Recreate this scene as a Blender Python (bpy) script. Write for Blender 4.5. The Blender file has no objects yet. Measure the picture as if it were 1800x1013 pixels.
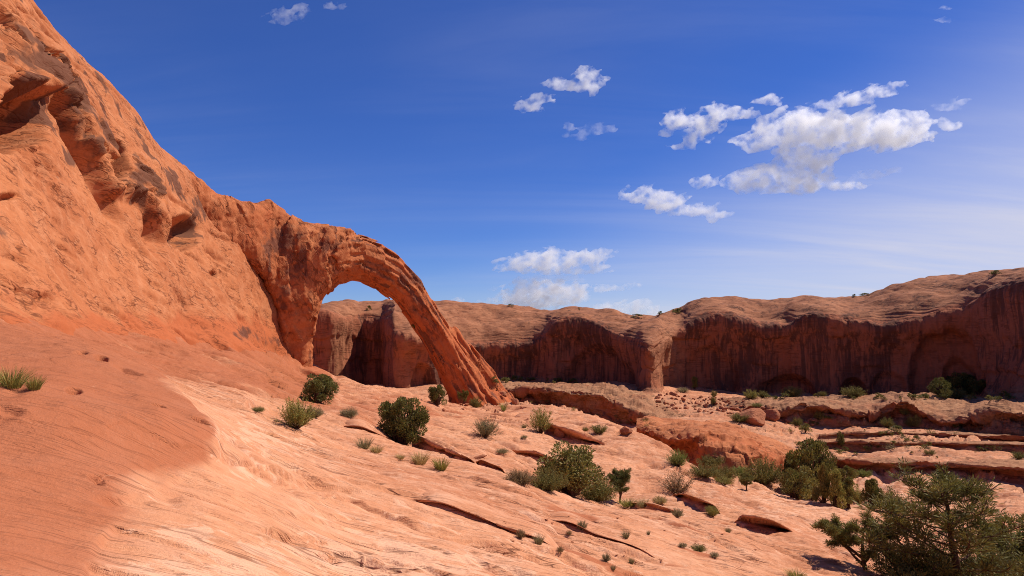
import bpy, math, random
import numpy as np
from mathutils import Vector
from mathutils.bvhtree import BVHTree
R = math.radians
C = bpy.context.scene.collection
SC = bpy.context.scene

# ------------------------------------------------------------------ camera, light, exposure
F = 1239.0                       # focal length in photo pixels (photo 1800 x 1013)
PITCH = math.atan((590 - 506.5) / F)
cam = bpy.data.cameras.new('camera')
cam.sensor_width = 36.0
cam.lens = 36.0 * F / 1800.0
cam.clip_start = 0.1
cam.clip_end = 30000.0
camo = bpy.data.objects.new('camera', cam)
C.objects.link(camo)
camo.location = (0, 0, 0)
camo.rotation_euler = (R(90) + PITCH, 0, 0)
SC.camera = camo

SUN_AZ, SUN_EL = 68.0, 52.0      # azimuth clockwise from the view direction (+Y)
sd = Vector((math.sin(R(SUN_AZ)) * math.cos(R(SUN_EL)), math.cos(R(SUN_AZ)) * math.cos(R(SUN_EL)), math.sin(R(SUN_EL))))
sun = bpy.data.lights.new('sun', 'SUN')
sun.energy = 5.0
sun.angle = R(0.53)
sun.color = (1.0, 0.93, 0.84)
suno = bpy.data.objects.new('sun', sun)
C.objects.link(suno)
suno.rotation_euler = (-sd).to_track_quat('-Z', 'Y').to_euler()

world = bpy.data.worlds.new('World')
SC.world = world
world.use_nodes = True
SC.view_settings.view_transform = 'Standard'
SC.view_settings.look = 'None'
SC.view_settings.exposure = 0.2
SC.view_settings.gamma = 1.0
SC.cycles.max_bounces = 40
SC.cycles.diffuse_bounces = 4
SC.cycles.glossy_bounces = 2
SC.cycles.transmission_bounces = 4
SC.cycles.volume_bounces = 38
SC.cycles.transparent_max_bounces = 12
SC.cycles.use_denoising = True
SC.cycles.denoiser = 'OPENIMAGEDENOISE'
SC.cycles.denoising_input_passes = 'RGB_ALBEDO_NORMAL'
SC.cycles.denoising_prefilter = 'NONE'
SC.cycles.pixel_filter_type = 'BLACKMAN_HARRIS'
SC.cycles.filter_width = 1.0


class NT:
    """small helper that writes node trees"""
    def __init__(s, tree):
        s.t = tree
        tree.nodes.clear()

    def n(s, typ, ins=None, **kw):
        nd = s.t.nodes.new(typ)
        for k, v in kw.items():
            setattr(nd, k, v)
        for k, v in (ins or {}).items():
            sock = nd.inputs[k]
            if isinstance(v, bpy.types.NodeSocket):
                s.t.links.new(v, sock)
            else:
                sock.default_value = v
        return nd

    def math(s, op, a, b=0.0, c=None, clamp=False):
        nd = s.n('ShaderNodeMath', {0: a, 1: b}, operation=op)
        if c is not None:
            if isinstance(c, bpy.types.NodeSocket):
                s.t.links.new(c, nd.inputs[2])
            else:
                nd.inputs[2].default_value = c
        nd.use_clamp = clamp
        return nd.outputs[0]

    def mix(s, f, a, b, blend='MIX'):
        nd = s.t.nodes.new('ShaderNodeMix')
        nd.data_type = 'RGBA'
        nd.blend_type = blend
        for sock, v in ((nd.inputs[0], f), (nd.inputs[6], a), (nd.inputs[7], b)):
            if isinstance(v, bpy.types.NodeSocket):
                s.t.links.new(v, sock)
            else:
                sock.default_value = v if not isinstance(v, tuple) or len(v) == 4 else (*v, 1)
        return nd.outputs[2]

    def step(s, x, lo, hi):
        nd = s.n('ShaderNodeMapRange', {0: x, 1: lo, 2: hi, 3: 0.0, 4: 1.0}, interpolation_type='SMOOTHSTEP')
        return nd.outputs[0]

    def noise(s, vec, scale, detail=4.0, rough=0.55, dist=0.0):
        nd = s.n('ShaderNodeTexNoise', {'Vector': vec, 'Scale': scale, 'Detail': detail, 'Roughness': rough, 'Distortion': dist})
        return nd.outputs[0]

    def scl(s, vec, sx, sy, sz):
        nd = s.n('ShaderNodeMapping', {'Vector': vec, 'Scale': (sx, sy, sz)})
        return nd.outputs[0]


# sky: Nishita air, deepened, with thin high cirrus in it
w = NT(world.node_tree)
sky = w.n('ShaderNodeTexSky', sky_type='NISHITA')
sky.sun_disc = False
sky.sun_elevation = R(SUN_EL)
sky.sun_rotation = R(SUN_AZ)
sky.altitude = 1400.0
sky.air_density = 1.0
sky.dust_density = 0.15
sky.ozone_density = 2.2
hs = w.n('ShaderNodeHueSaturation', {'Color': sky.outputs[0], 'Hue': 0.505, 'Saturation': 1.22, 'Value': 1.0})
deep = w.mix(1.0, hs.outputs[0], (0.54, 0.66, 1.08), 'MULTIPLY')
tc = w.n('ShaderNodeTexCoord')
sep = w.n('ShaderNodeSeparateXYZ', {0: tc.outputs['Generated']})
# the high layer is flat, so its streaks converge towards a point on the horizon far to the left
zc = w.math('ADD', w.math('MAXIMUM', sep.outputs[2], 0.0), 0.20)
px = w.math('DIVIDE', sep.outputs[0], zc)
py = w.math('DIVIDE', sep.outputs[1], zc)
pl = w.n('ShaderNodeCombineXYZ', {0: px, 1: py, 2: 0.0})
rot = w.n('ShaderNodeMapping', {'Vector': pl.outputs[0], 'Rotation': (0, 0, R(24)), 'Scale': (0.45, 2.6, 1.0)})
cir = w.noise(rot.outputs[0], 1.0, 7.0, 0.60, 0.5)
cir = w.step(cir, 0.36, 0.74)
big = w.noise(pl.outputs[0], 0.55, 3.0, 0.5)
big = w.step(big, 0.36, 0.62)
# the veil thickens towards the low right
lowr = w.math('SUBTRACT', w.math('MULTIPLY', sep.outputs[0], 0.46), sep.outputs[2])
veil = w.step(lowr, -0.17, 0.20)
fac = w.math('MULTIPLY', veil, w.math('MULTIPLY_ADD', cir, 0.36, 0.66))
thin = w.math('MULTIPLY', w.math('MULTIPLY', cir, big), 0.09)
fac = w.math('ADD', fac, thin, clamp=True)
skyc = w.mix(fac, deep, (6.6, 6.6, 7.8))
bg = w.n('ShaderNodeBackground', {'Color': skyc, 'Strength': 0.088})
out = w.n('ShaderNodeOutputWorld', {'Surface': bg.outputs[0]})


# ------------------------------------------------------------------ numeric helpers
def pix(u, v, Y):
    """the point at depth Y (metres ahead) seen at photo pixel u, v; works on arrays"""
    u = np.asarray(u, float); v = np.asarray(v, float); Y = np.asarray(Y, float)
    zc_ = (506.5 - v) / F
    dy = math.cos(PITCH) - zc_ * math.sin(PITCH)
    dz = math.sin(PITCH) + zc_ * math.cos(PITCH)
    dx = (u - 900.0) / F
    return np.stack([dx / dy * Y, Y + 0 * dx, dz / dy * Y], -1)


def unpix(P):
    x, y, z = P[..., 0], P[..., 1], P[..., 2]
    d = y * math.cos(PITCH) + z * math.sin(PITCH)
    h = -y * math.sin(PITCH) + z * math.cos(PITCH)
    d = np.where(d > 0.05, d, 0.05)
    return 900 + F * x / d, 506.5 - F * h / d


_rs = np.random.RandomState(7)
_perm = np.concatenate([_rs.permutation(256)] * 3).astype(np.int32)
_g = _rs.normal(size=(256, 3)); _g /= np.linalg.norm(_g, axis=1)[:, None]
_g = _g.astype(np.float32)


def perlin(x, y, z):
    x = np.asarray(x, np.float32); y = np.asarray(y, np.float32); z = np.asarray(z, np.float32)
    x, y, z = np.broadcast_arrays(x, y, z)
    shp = x.shape
    x = x.ravel(); y = y.ravel(); z = z.ravel()
    res = np.empty(x.shape, np.float32)
    CH = 400000
    for s in range(0, len(x), CH):
        a, b, c = x[s:s + CH], y[s:s + CH], z[s:s + CH]
        i = np.floor(a).astype(np.int32); j = np.floor(b).astype(np.int32); k = np.floor(c).astype(np.int32)
        a = a - i; b = b - j; c = c - k
        i &= 255; j &= 255; k &= 255
        uu = a * a * a * (a * (a * 6 - 15) + 10); vv = b * b * b * (b * (b * 6 - 15) + 10); ww = c * c * c * (c * (c * 6 - 15) + 10)
        p0 = _perm[i]; p1 = _perm[i + 1]
        p00 = _perm[p0 + j]; p01 = _perm[p0 + j + 1]; p10 = _perm[p1 + j]; p11 = _perm[p1 + j + 1]

        def gr(h, da, db, dc):
            g = _g[h]
            return g[:, 0] * da + g[:, 1] * db + g[:, 2] * dc
        n000 = gr(_perm[p00 + k], a, b, c); n100 = gr(_perm[p10 + k], a - 1, b, c)
        n010 = gr(_perm[p01 + k], a, b - 1, c); n110 = gr(_perm[p11 + k], a - 1, b - 1, c)
        n001 = gr(_perm[p00 + k + 1], a, b, c - 1); n101 = gr(_perm[p10 + k + 1], a - 1, b, c - 1)
        n011 = gr(_perm[p01 + k + 1], a, b - 1, c - 1); n111 = gr(_perm[p11 + k + 1], a - 1, b - 1, c - 1)
        x0 = n000 + uu * (n100 - n000); x1 = n010 + uu * (n110 - n010)
        x2 = n001 + uu * (n101 - n001); x3 = n011 + uu * (n111 - n011)
        y0 = x0 + vv * (x1 - x0); y1 = x2 + vv * (x3 - x2)
        res[s:s + CH] = y0 + ww * (y1 - y0)
    return res.reshape(shp) * 1.5


def fbm(x, y, z, oct=4, gain=0.5, lac=2.03):
    t = 0; a = 1.0; f = 1.0
    for o in range(oct):
        t = t + a * perlin(x * f + o * 17.3, y * f - o * 9.1, z * f + o * 4.7)
        a *= gain; f *= lac
    return t


def ridged(x, y, z, oct=3, gain=0.5):
    t = 0; a = 1.0; f = 1.0
    for o in range(oct):
        t = t + a * (1 - 2 * np.abs(perlin(x * f + o * 13.3, y * f - o * 7.7, z * f + o * 3.1)))
        a *= gain; f *= 2.07
    return t


def sstep(a, b, x):
    t = np.clip((x - a) / (b - a), 0, 1)
    return t * t * (3 - 2 * t)


def blocks(x, y, z, tilt=0.8, seed=0):
    """broken-rock relief: every cell of a jittered lattice is a flat facet with its own height and tilt"""
    x = np.asarray(x, np.float32); y = np.asarray(y, np.float32); z = np.asarray(z, np.float32)
    shp = x.shape
    x = x.ravel(); y = y.ravel(); z = z.ravel()
    i0 = np.floor(x - 0.5).astype(np.int32); j0 = np.floor(y - 0.5).astype(np.int32); k0 = np.floor(z - 0.5).astype(np.int32)
    best = np.full(x.shape, 1e9, np.float32); val = np.zeros(x.shape, np.float32)
    for a in (0, 1):
        for b in (0, 1):
            for c in (0, 1):
                i, j, k = i0 + a, j0 + b, k0 + c
                h = _perm[_perm[_perm[(i + seed) & 255] + (j & 255)] + (k & 255)]
                h2 = _perm[h + 37]
                dx = x - i - 0.5 - 0.55 * _g[h, 0]; dy = y - j - 0.5 - 0.55 * _g[h, 1]; dz = z - k - 0.5 - 0.55 * _g[h, 2]
                r = dx * dx + dy * dy + dz * dz
                m = r < best
                best = np.where(m, r, best)
                val = np.where(m, (h2 / 255.0 - 0.5) * 1.2 + tilt * (dx * _g[h2, 0] + dy * _g[h2, 1] + dz * _g[h2, 2]), val)
    return val.reshape(shp)


def hash1(k, s=0.0):
    v = np.sin(k * 127.1 + s * 311.7) * 43758.5453
    return v - np.floor(v)


def terrace(ph, sharp=0.1, seed=0.0):
    """bedding: a slow sag and a sharp rise once per layer, each layer of its own height"""
    k = np.floor(ph); f = ph - k
    a = 0.25 + 0.75 * hash1(k, seed) ** 2
    b = 0.25 + 0.75 * hash1(k - 1, seed) ** 2
    return np.where(f < sharp, b * (-1 + f / sharp) * 1.0 + a * 0 * f, -a * (f - sharp) / (1 - sharp))


def pchip(xs, ys, x):
    xs = np.asarray(xs, float); ys = np.asarray(ys, float)
    one = ys.ndim == 1
    if one:
        ys = ys[:, None]
    h = np.diff(xs)[:, None]; d = np.diff(ys, axis=0) / h
    m = np.zeros_like(ys)
    m[0] = d[0]; m[-1] = d[-1]
    if len(xs) > 2:
        ok = d[:-1] * d[1:] > 0
        hm = 2 * d[:-1] * d[1:] / np.where(ok, d[:-1] + d[1:], 1)
        m[1:-1] = np.where(ok, hm, 0)
    x = np.clip(x, xs[0], xs[-1])
    i = np.clip(np.searchsorted(xs, x, side='right') - 1, 0, len(xs) - 2)
    hh = np.diff(xs)[i][:, None]; t = ((x - xs[i])[:, None]) / hh
    r = ((1 + 2 * t) * (1 - t) ** 2) * ys[i] + t * (1 - t) ** 2 * hh * m[i] + t * t * (3 - 2 * t) * ys[i + 1] + t * t * (t - 1) * hh * m[i + 1]
    return r[:, 0] if one else r


def grid_normals(P):
    a = np.gradient(P, axis=0); b = np.gradient(P, axis=1)
    n = np.cross(b, a)
    n /= np.linalg.norm(n, axis=-1, keepdims=True) + 1e-12
    return n


TRI = []        # (verts, faces) of every rock surface, for standing plants on


def mesh_from(name, V, faces, mat, attrs=None, smooth=True, keep=True, parent=None):
    """V (n,3); faces (m,k) array"""
    V = np.ascontiguousarray(V, np.float32); faces = np.ascontiguousarray(faces, np.int32)
    me = bpy.data.meshes.new(name)
    k = faces.shape[1]
    me.vertices.add(len(V)); me.vertices.foreach_set('co', V.ravel())
    me.loops.add(faces.size); me.loops.foreach_set('vertex_index', faces.ravel())
    me.polygons.add(len(faces))
    me.polygons.foreach_set('loop_start', np.arange(0, faces.size, k, dtype=np.int32))
    me.update(calc_edges=True)
    for an, av in (attrs or {}).items():
        at = me.attributes.new(an, 'FLOAT', 'POINT')
        at.data.foreach_set('value', np.ascontiguousarray(av, np.float32).ravel())
    me.polygons.foreach_set('use_smooth', np.full(len(faces), smooth, bool))
    me.materials.append(mat)
    if keep is None:
        return me
    o = bpy.data.objects.new(name, me); C.objects.link(o)
    if parent:
        o.parent = parent
    if keep:
        TRI.append((V, faces))
    return o


def grid_faces(n, m):
    i = np.arange(n * m).reshape(n, m)
    return np.stack([i[:-1, :-1], i[:-1, 1:], i[1:, 1:], i[1:, :-1]], -1).reshape(-1, 4)


def tag(o, label=None, cat=None, group=None, kind=None):
    for k, v in (('label', label), ('category', cat), ('group', group), ('kind', kind)):
        if v:
            o[k] = v
    return o


def surface_nets(D, org, vox):
    """mesh of the zero level of a sampled distance field (negative inside)"""
    ins = D < 0
    n0, n1, n2 = D.shape
    c = np.zeros((n0 - 1, n1 - 1, n2 - 1), np.int8)
    for dx in (0, 1):
        for dy in (0, 1):
            for dz in (0, 1):
                c += ins[dx:n0 - 1 + dx, dy:n1 - 1 + dy, dz:n2 - 1 + dz]
    act = (c > 0) & (c < 8)
    idx = -np.ones(act.shape, np.int32)
    I = np.argwhere(act)
    idx[act] = np.arange(len(I))
    acc = np.zeros((len(I), 3)); cnt = np.zeros(len(I))
    corners = [(a, b, d) for a in (0, 1) for b in (0, 1) for d in (0, 1)]
    for ca in corners:
        for ax in range(3):
            if ca[ax]:
                continue
            cb = list(ca); cb[ax] = 1
            da = D[I[:, 0] + ca[0], I[:, 1] + ca[1], I[:, 2] + ca[2]]
            db = D[I[:, 0] + cb[0], I[:, 1] + cb[1], I[:, 2] + cb[2]]
            x = (da < 0) != (db < 0)
            t = np.where(x, da / np.where(x, da - db, 1), 0)
            p = np.tile(np.array(ca, float), (len(I), 1)); p[:, ax] = t
            acc[x] += p[x]; cnt[x] += 1
    V = (I + acc / cnt[:, None]) * vox + np.asarray(org)
    Fs = []
    for ax in range(3):
        sl_a = [slice(None)] * 3; sl_b = [slice(None)] * 3
        sl_a[ax] = slice(0, -1); sl_b[ax] = slice(1, None)
        ch = ins[tuple(sl_a)] != ins[tuple(sl_b)]
        e = np.argwhere(ch)
        o1, o2 = [a for a in range(3) if a != ax]
        lim = act.shape
        e = e[(e[:, o1] > 0) & (e[:, o2] > 0) & (e[:, o1] < lim[o1]) & (e[:, o2] < lim[o2]) & (e[:, ax] < lim[ax])]
        q = []
        for s1, s2 in ((1, 1), (0, 1), (0, 0), (1, 0)):
            f = e.copy(); f[:, o1] -= s1; f[:, o2] -= s2
            q.append(idx[f[:, 0], f[:, 1], f[:, 2]])
        q = np.stack(q, 1)
        inside = ins[e[:, 0], e[:, 1], e[:, 2]]
        flip = inside if ax != 1 else ~inside
        q[~flip] = q[~flip][:, ::-1]
        Fs.append(q[(q >= 0).all(1)])
    return V, np.concatenate(Fs)


def main_piece(V, Fc):
    """drop loose crumbs: keep the largest connected piece"""
    lab = np.arange(len(V))
    e = np.concatenate([Fc[:, [0, 1]], Fc[:, [1, 2]], Fc[:, [2, 3]], Fc[:, [3, 0]]])
    while True:
        m = np.minimum(lab[e[:, 0]], lab[e[:, 1]])
        new = lab.copy()
        np.minimum.at(new, e[:, 0], m); np.minimum.at(new, e[:, 1], m)
        new = new[new]; new = new[new]
        if (new == lab).all():
            break
        lab = new
    k = lab == np.bincount(lab).argmax()
    idx = np.cumsum(k) - 1
    return V[k], idx[Fc[k[Fc[:, 0]]]]


# ------------------------------------------------------------------ rock materials
def rock_mat(name, base, dark, pale, red, bedn=(0, 0, 1), along=0.12, across=1.6, crack=0.6, crw=1.0, crred=0.8, gopen=0.0, c2w=0.6, grain=1.0, lamw=1.0, bump=0.5, streak=False, fine=1.0, varn_shade=(0.055, 0.026, 0.018)):
    m = bpy.data.materials.new(name); m.use_nodes = True
    t = NT(m.node_tree)
    pos = t.n('ShaderNodeNewGeometry').outputs['Position']
    big = t.noise(pos, 0.10, 4, 0.55)
    mid = t.noise(pos, 0.75, 6, 0.6, 0.4)
    fin = t.noise(pos, 9.0 * fine, 5, 0.65)
    sp = t.n('ShaderNodeSeparateXYZ', {0: pos})
    q = t.n('ShaderNodeVectorMath', {0: pos, 1: bedn}, operation='DOT_PRODUCT').outputs['Value']
    fr = t.n('ShaderNodeCombineXYZ', {0: t.math('MULTIPLY', sp.outputs[0], along), 1: t.math('MULTIPLY', sp.outputs[1], along), 2: t.math('MULTIPLY', q, across)}).outputs[0]
    lam = t.noise(fr, 1.0, 5, 0.62, 0.25)
    lam2 = t.noise(t.scl(fr, 3.0, 3.0, 4.5), 1.0, 4, 0.6, 0.15)
    ck1 = t.noise(t.scl(fr, 2.2, 2.2, 1.3), 1.0, 3, 0.55, 0.1)
    ck2 = t.noise(t.scl(fr, 5.0, 5.0, 4.2), 1.0, 3, 0.6, 0.1)
    ck3 = t.noise(t.scl(fr, 13.0, 13.0, 11.0), 1.0, 3, 0.6, 0.1)
    gate3 = t.step(t.noise(pos, 0.9, 4, 0.65), 0.42, 0.58)
    c3 = t.math('MULTIPLY', t.math('SUBTRACT', 1.0, t.step(t.math('ABSOLUTE', t.math('SUBTRACT', ck3, 0.5)), 0.006 * crw, 0.034 * crw)), gate3)
    gate = t.step(t.noise(pos, 0.35, 3, 0.6), 0.40 - gopen, 0.58 - gopen)
    c1 = t.math('SUBTRACT', 1.0, t.step(t.math('ABSOLUTE', t.math('SUBTRACT', ck1, 0.5)), 0.004 * crw, 0.022 * crw))
    c2 = t.math('SUBTRACT', 1.0, t.step(t.math('ABSOLUTE', t.math('SUBTRACT', ck2, 0.47)), 0.006 * crw, 0.032 * crw))
    ck = t.math('MULTIPLY', t.math('MAXIMUM', c1, t.math('MULTIPLY', c2, c2w)), gate)
    ck = t.math('MAXIMUM', ck, t.math('MULTIPLY', c3, c2w * 0.55))
    rr_ = t.n('ShaderNodeAttribute', attribute_name='red').outputs['Fac']
    ck = t.math('MULTIPLY', ck, t.n('ShaderNodeMapRange', {0: rr_, 1: 0.3, 2: 0.8, 3: 1.0, 4: crred}).outputs[0])
    mot = t.noise(t.scl(fr, 30.0, 30.0, 5.0), 1.0, 8, 0.78, 0.3)
    col = t.mix(t.step(big, 0.34, 0.68), base, dark)
    col = t.mix(t.math('MULTIPLY', t.step(mid, 0.42, 0.75), 0.55), col, pale)
    col = t.mix(t.math('MULTIPLY', t.step(lam, 0.50, 0.70), 0.35 * lamw), col, dark)
    col = t.mix(t.math('MULTIPLY', t.step(lam2, 0.50, 0.74), 0.30 * lamw), col, pale)
    col = t.mix(t.math('MULTIPLY', t.step(mot, 0.51, 0.60), 0.50 * grain), col, dark)
    col = t.mix(t.math('MULTIPLY', t.step(mot, 0.49, 0.40), 0.45 * grain), col, pale)
    ar = t.n('ShaderNodeAttribute', attribute_name='red').outputs['Fac']
    edge = t.math('MULTIPLY_ADD', t.math('SUBTRACT', mid, 0.5), 0.9, ar)
    col = t.mix(t.math('MULTIPLY', t.step(edge, 0.25, 0.75), 0.85), col, red)
    ap = t.n('ShaderNodeAttribute', attribute_name='pale').outputs['Fac']
    blot = t.noise(t.scl(pos, 1.0, 1.9, 1.9), 1.1, 7, 0.68, 0.7)
    pe = t.math('MULTIPLY_ADD', t.math('SUBTRACT', blot, 0.5), 2.6, ap)
    col = t.mix(t.math('MULTIPLY', t.step(pe, 0.50, 0.68), 0.65), col, pale)
    av = t.n('ShaderNodeAttribute', attribute_name='varnish_shade').outputs['Fac']  # desert varnish on the walls, painted-in shade on the ledge faces
    if streak:
        st = t.noise(t.scl(pos, 1.25, 1.25, 0.05), 1.0, 6, 0.66, 0.25)
        st2 = t.noise(t.scl(pos, 0.30, 0.30, 0.03), 1.0, 3, 0.55, 0.4)
        sv = t.math('ADD', t.math('MULTIPLY', st, 0.6), t.math('MULTIPLY', st2, 0.5))
        ve = t.math('MULTIPLY_ADD', t.math('SUBTRACT', sv, 0.54), 2.8, av)
        ls = t.step(t.noise(t.scl(pos, 1.3, 1.3, 0.05), 1.0, 4, 0.6, 0.2), 0.60, 0.70)
        col = t.mix(t.math('MULTIPLY', t.math('MULTIPLY', ls, av), 0.45), col, pale)
    else:
        ve = t.math('MULTIPLY_ADD', t.math('SUBTRACT', mid, 0.5), 1.5, av)
    col = t.mix(t.math('MULTIPLY', t.step(ve, 0.42, 0.80), 0.82), col, varn_shade)
    col = t.mix(t.math('MULTIPLY', t.step(fin, 0.55, 0.80), 0.28), col, dark)
    spk = t.noise(pos, 34.0 * fine, 3, 0.6)
    col = t.mix(t.math('MULTIPLY', t.step(spk, 0.60, 0.78), 0.25), col, pale)
    h = t.math('MULTIPLY_ADD', lam2, 0.45 * lamw, t.math('MULTIPLY_ADD', fin, 0.45 * grain, t.math('MULTIPLY', lam, 0.9 * lamw)))
    h = t.math('MULTIPLY_ADD', spk, 0.12, h)
    h = t.math('MULTIPLY_ADD', ck, -0.9 * crack, h)
    col = t.mix(t.math('MULTIPLY', ck, crack * 0.9), col, (dark[0] * 0.26, dark[1] * 0.22, dark[2] * 0.24))
    bp = t.n('ShaderNodeBump', {'Height': h, 'Strength': bump, 'Distance': 0.22})
    b = t.n('ShaderNodeBsdfPrincipled', {'Base Color': col, 'Roughness': 0.93, 'Specular IOR Level': 0.12, 'Normal': bp.outputs[0]})
    t.n('ShaderNodeOutputMaterial', {0: b.outputs[0]})
    return m


M_ground = rock_mat('slickrock', (0.58, 0.254, 0.127), (0.46, 0.172, 0.080), (0.72, 0.400, 0.248), (0.365, 0.106, 0.043), bedn=(-0.10, 1.0, 0.6), along=0.09, across=1.0, crack=0.7, crw=0.42, crred=0.35, gopen=0.02, c2w=0.9, grain=0.6, lamw=0.26, bump=0.5)
M_hill = rock_mat('orange_sandstone', (0.47, 0.163, 0.063), (0.38, 0.117, 0.043), (0.56, 0.24, 0.115), (0.41, 0.105, 0.036), bedn=(0.08, 0.17, 1.0), along=0.13, across=0.7, crack=0.8, crw=1.2, grain=0.35, lamw=0.6, bump=0.35, varn_shade=(0.095, 0.042, 0.028))
M_arch = rock_mat('red_sandstone', (0.50, 0.163, 0.060), (0.37, 0.103, 0.036), (0.57, 0.23, 0.10), (0.45, 0.115, 0.040), bedn=(0.55, 0.0, 0.45), along=0.2, across=0.6, crack=0.8, crw=1.8, grain=0.45, bump=0.5, varn_shade=(0.13, 0.052, 0.035))
M_cliff = rock_mat('cliff_sandstone', (0.37, 0.147, 0.071), (0.28, 0.102, 0.048), (0.43, 0.195, 0.10), (0.35, 0.112, 0.054), bedn=(-0.03, 0, 1.0), along=0.05, across=0.5, crack=0.6, crw=2.2, grain=0.7, bump=0.7, streak=True, fine=0.35, varn_shade=(0.090, 0.041, 0.028))
M_ledge = rock_mat('ledge_sandstone', (0.38, 0.178, 0.086), (0.28, 0.112, 0.054), (0.46, 0.24, 0.128), (0.33, 0.098, 0.043), bedn=(0, 0, 1.0), along=0.10, across=1.2, crack=0.7, crw=2.0, bump=0.5, fine=0.5)

# ------------------------------------------------------------------ the ground: one sheet out to the horizon
G = [  # (u, v, depth): where the bare rock is seen in the photograph and how far away it lies
 (0,1013,4.6),(0,900,6),(0,800,7.5),(100,900,6.4),(100,780,8.2),(200,950,6.2),(200,850,7.6),(300,800,9.2),(300,900,7.4),(400,900,8),(450,800,12),
 (0,700,9.8),(100,700,10.3),(200,700,11.6),(250,665,14),(180,636,16),(100,625,16.5),(0,645,13.5),(310,700,12.5),(370,755,10.8),
 (385,745,13.5),(330,685,20),(280,648,27),(200,618,25),
 (450,720,22),(400,680,30),(300,635,36),(450,640,56),(550,760,23),(600,850,14),(600,1000,8.3),(750,900,13.5),(900,1000,11),(750,1010,9),
 (560,705,40),(520,752,27),(700,775,34),(620,730,36),(480,655,62),(552,638,106),(600,660,105),(640,678,105),(700,690,107),(760,702,110),(800,712,112),
 (660,700,70),(760,722,72),(830,724,85),(885,722,97),(920,714,118),(650,790,26),(760,815,24.5),(860,752,52),(850,767,46),(950,757,62),(820,800,33),(930,800,42),
 (1050,762,68),(870,832,26),(900,855,22),(1000,880,24),(1100,900,25.5),(1000,868,33),(1100,884,35),(1000,950,16),(1200,950,21),(1100,1000,15),(1300,1000,18.5),
 (1200,910,27),(1400,1000,22),(1500,1010,24),(1200,867,40),(1300,900,34),(1345,945,28),(1420,950,29),(1290,860,48),(1400,900,42),(1470,890,50),(1550,902,52),
 (1600,950,38),(1700,1000,29),(1800,1010,28),(1800,910,52),(1700,890,60),
 (1000,722,108),(1050,742,98),(1100,752,88),(1150,777,78),(1200,806,66),(1235,828,59),
 (1270,838,70),(1340,848,70),(1430,884,53),
 (1600,850,82),(1560,872,70),(1700,862,78),(1800,876,70),(1500,842,86),
 (1600,838,87),(1800,846,84),(1480,826,92),
 (1600,806,93),(1450,800,99),(1750,812,91),(1600,770,112),(1450,772,115),(1750,772,112),(1400,745,128),(1600,748,124),(1800,757,116),
 (1300,700,165),(1500,697,165),(1700,699,158),(1850,702,140),(1300,690,188),(1500,693,180),
 (1000,683,190),(900,690,172),(1050,692,165),(870,668,205),(1000,745,140),(1100,760,125),(1200,760,112),(1300,790,92),
 (0,600,17),(100,600,22),(200,602,31),(300,607,40),(400,617,54),(480,626,78),
 (0,560,24),(100,562,32),(200,568,42),(250,577,48),(330,592,60),(430,608,84),(500,625,99),
 (0,450,31),(100,450,40),(200,455,52),(300,500,61),(400,510,80),(380,455,84),(470,555,97),
 (0,300,37),(100,300,46),(200,350,57),(300,410,68),(0,150,42),(100,200,51),(200,250,62),(290,345,71),(360,410,84),(420,440,92),
 (0,-45,49),(55,3,53),(105,72,57),(150,122,61),(200,172,65),(260,234,72),(310,292,80),(345,330,85),(410,385,94),(470,410,102),
 (-300,1013,4.2),(-300,780,7),(-300,640,11),(-300,600,14),(-300,450,23),(-300,200,29),(-300,-50,36),(-350,-300,46),
 (2150,1000,28),(2150,900,48),(2150,800,85),(2150,740,110),(2150,705,130),
]
Gp = pix(*np.array(G, float).T)
extra = []
for (u, v, Y) in [(0,-45,49),(55,3,53),(105,72,57),(150,122,61),(200,172,65),(260,234,72),(310,292,80),(345,330,85)]:
    q = pix(u, v, Y)
    e = q / math.hypot(q[0], q[1])
    extra += [[q[0] + e[0] * 14 - 3, q[1] + e[1] * 14, q[2] - 0.5], [q[0] + e[0] * 45 - 8, q[1] + e[1] * 45, q[2] - 9], [q[0] + e[0] * 130 - 20, q[1] + e[1] * 130, -6]]
for (u, Y, z) in [(410,112,8),(470,118,-2),(440,130,-8),(520,125,-13),(600,125,-14),(700,128,-14),(800,136,-14.5),(900,140,-14.5),(600,170,-15),(750,170,-14.6),(620,215,-15),
                  (1000,124,-16),(1060,110,-15.5),(1110,100,-15.5),(1170,88,-15.5),(1215,75,-15),(1250,66,-14.2),(1420,66,-15.5),(1480,60,-14.4),
                  (450,220,-12),(900,240,-13),(1300,230,-13),(1700,220,-13),(2000,200,-13),(2200,160,-12)]:
    q = pix(u, 590, Y); extra.append([q[0], q[1], z])
for az, zs in ((0, (-1.75, -1.9)), (-45, (-1.45, -1.5)), (-80, (-1.3, -1.0)), (45, (-2.1, -2.6)), (80, (-2.1, -2.7)), (130, (-1.9, -2.2)), (-130, (-1.4, -1.2))):
    for r, zz in zip((2.0, 3.0), zs):
        extra.append([math.sin(R(az)) * r, math.cos(R(az)) * r, zz])
for az in (80, 110, 145):
    for r, zz in ((12, -6), (40, -11), (120, -13), (300, -13)):
        extra.append([math.sin(R(az)) * r, math.cos(R(az)) * r, zz])
for az in (-80, -110, -145):
    for r, zz in ((12, 0), (30, 6), (120, 12), (300, 5)):
        extra.append([math.sin(R(az)) * r, math.cos(R(az)) * r, zz])
Gp = np.concatenate([Gp, np.array(extra)])


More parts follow.
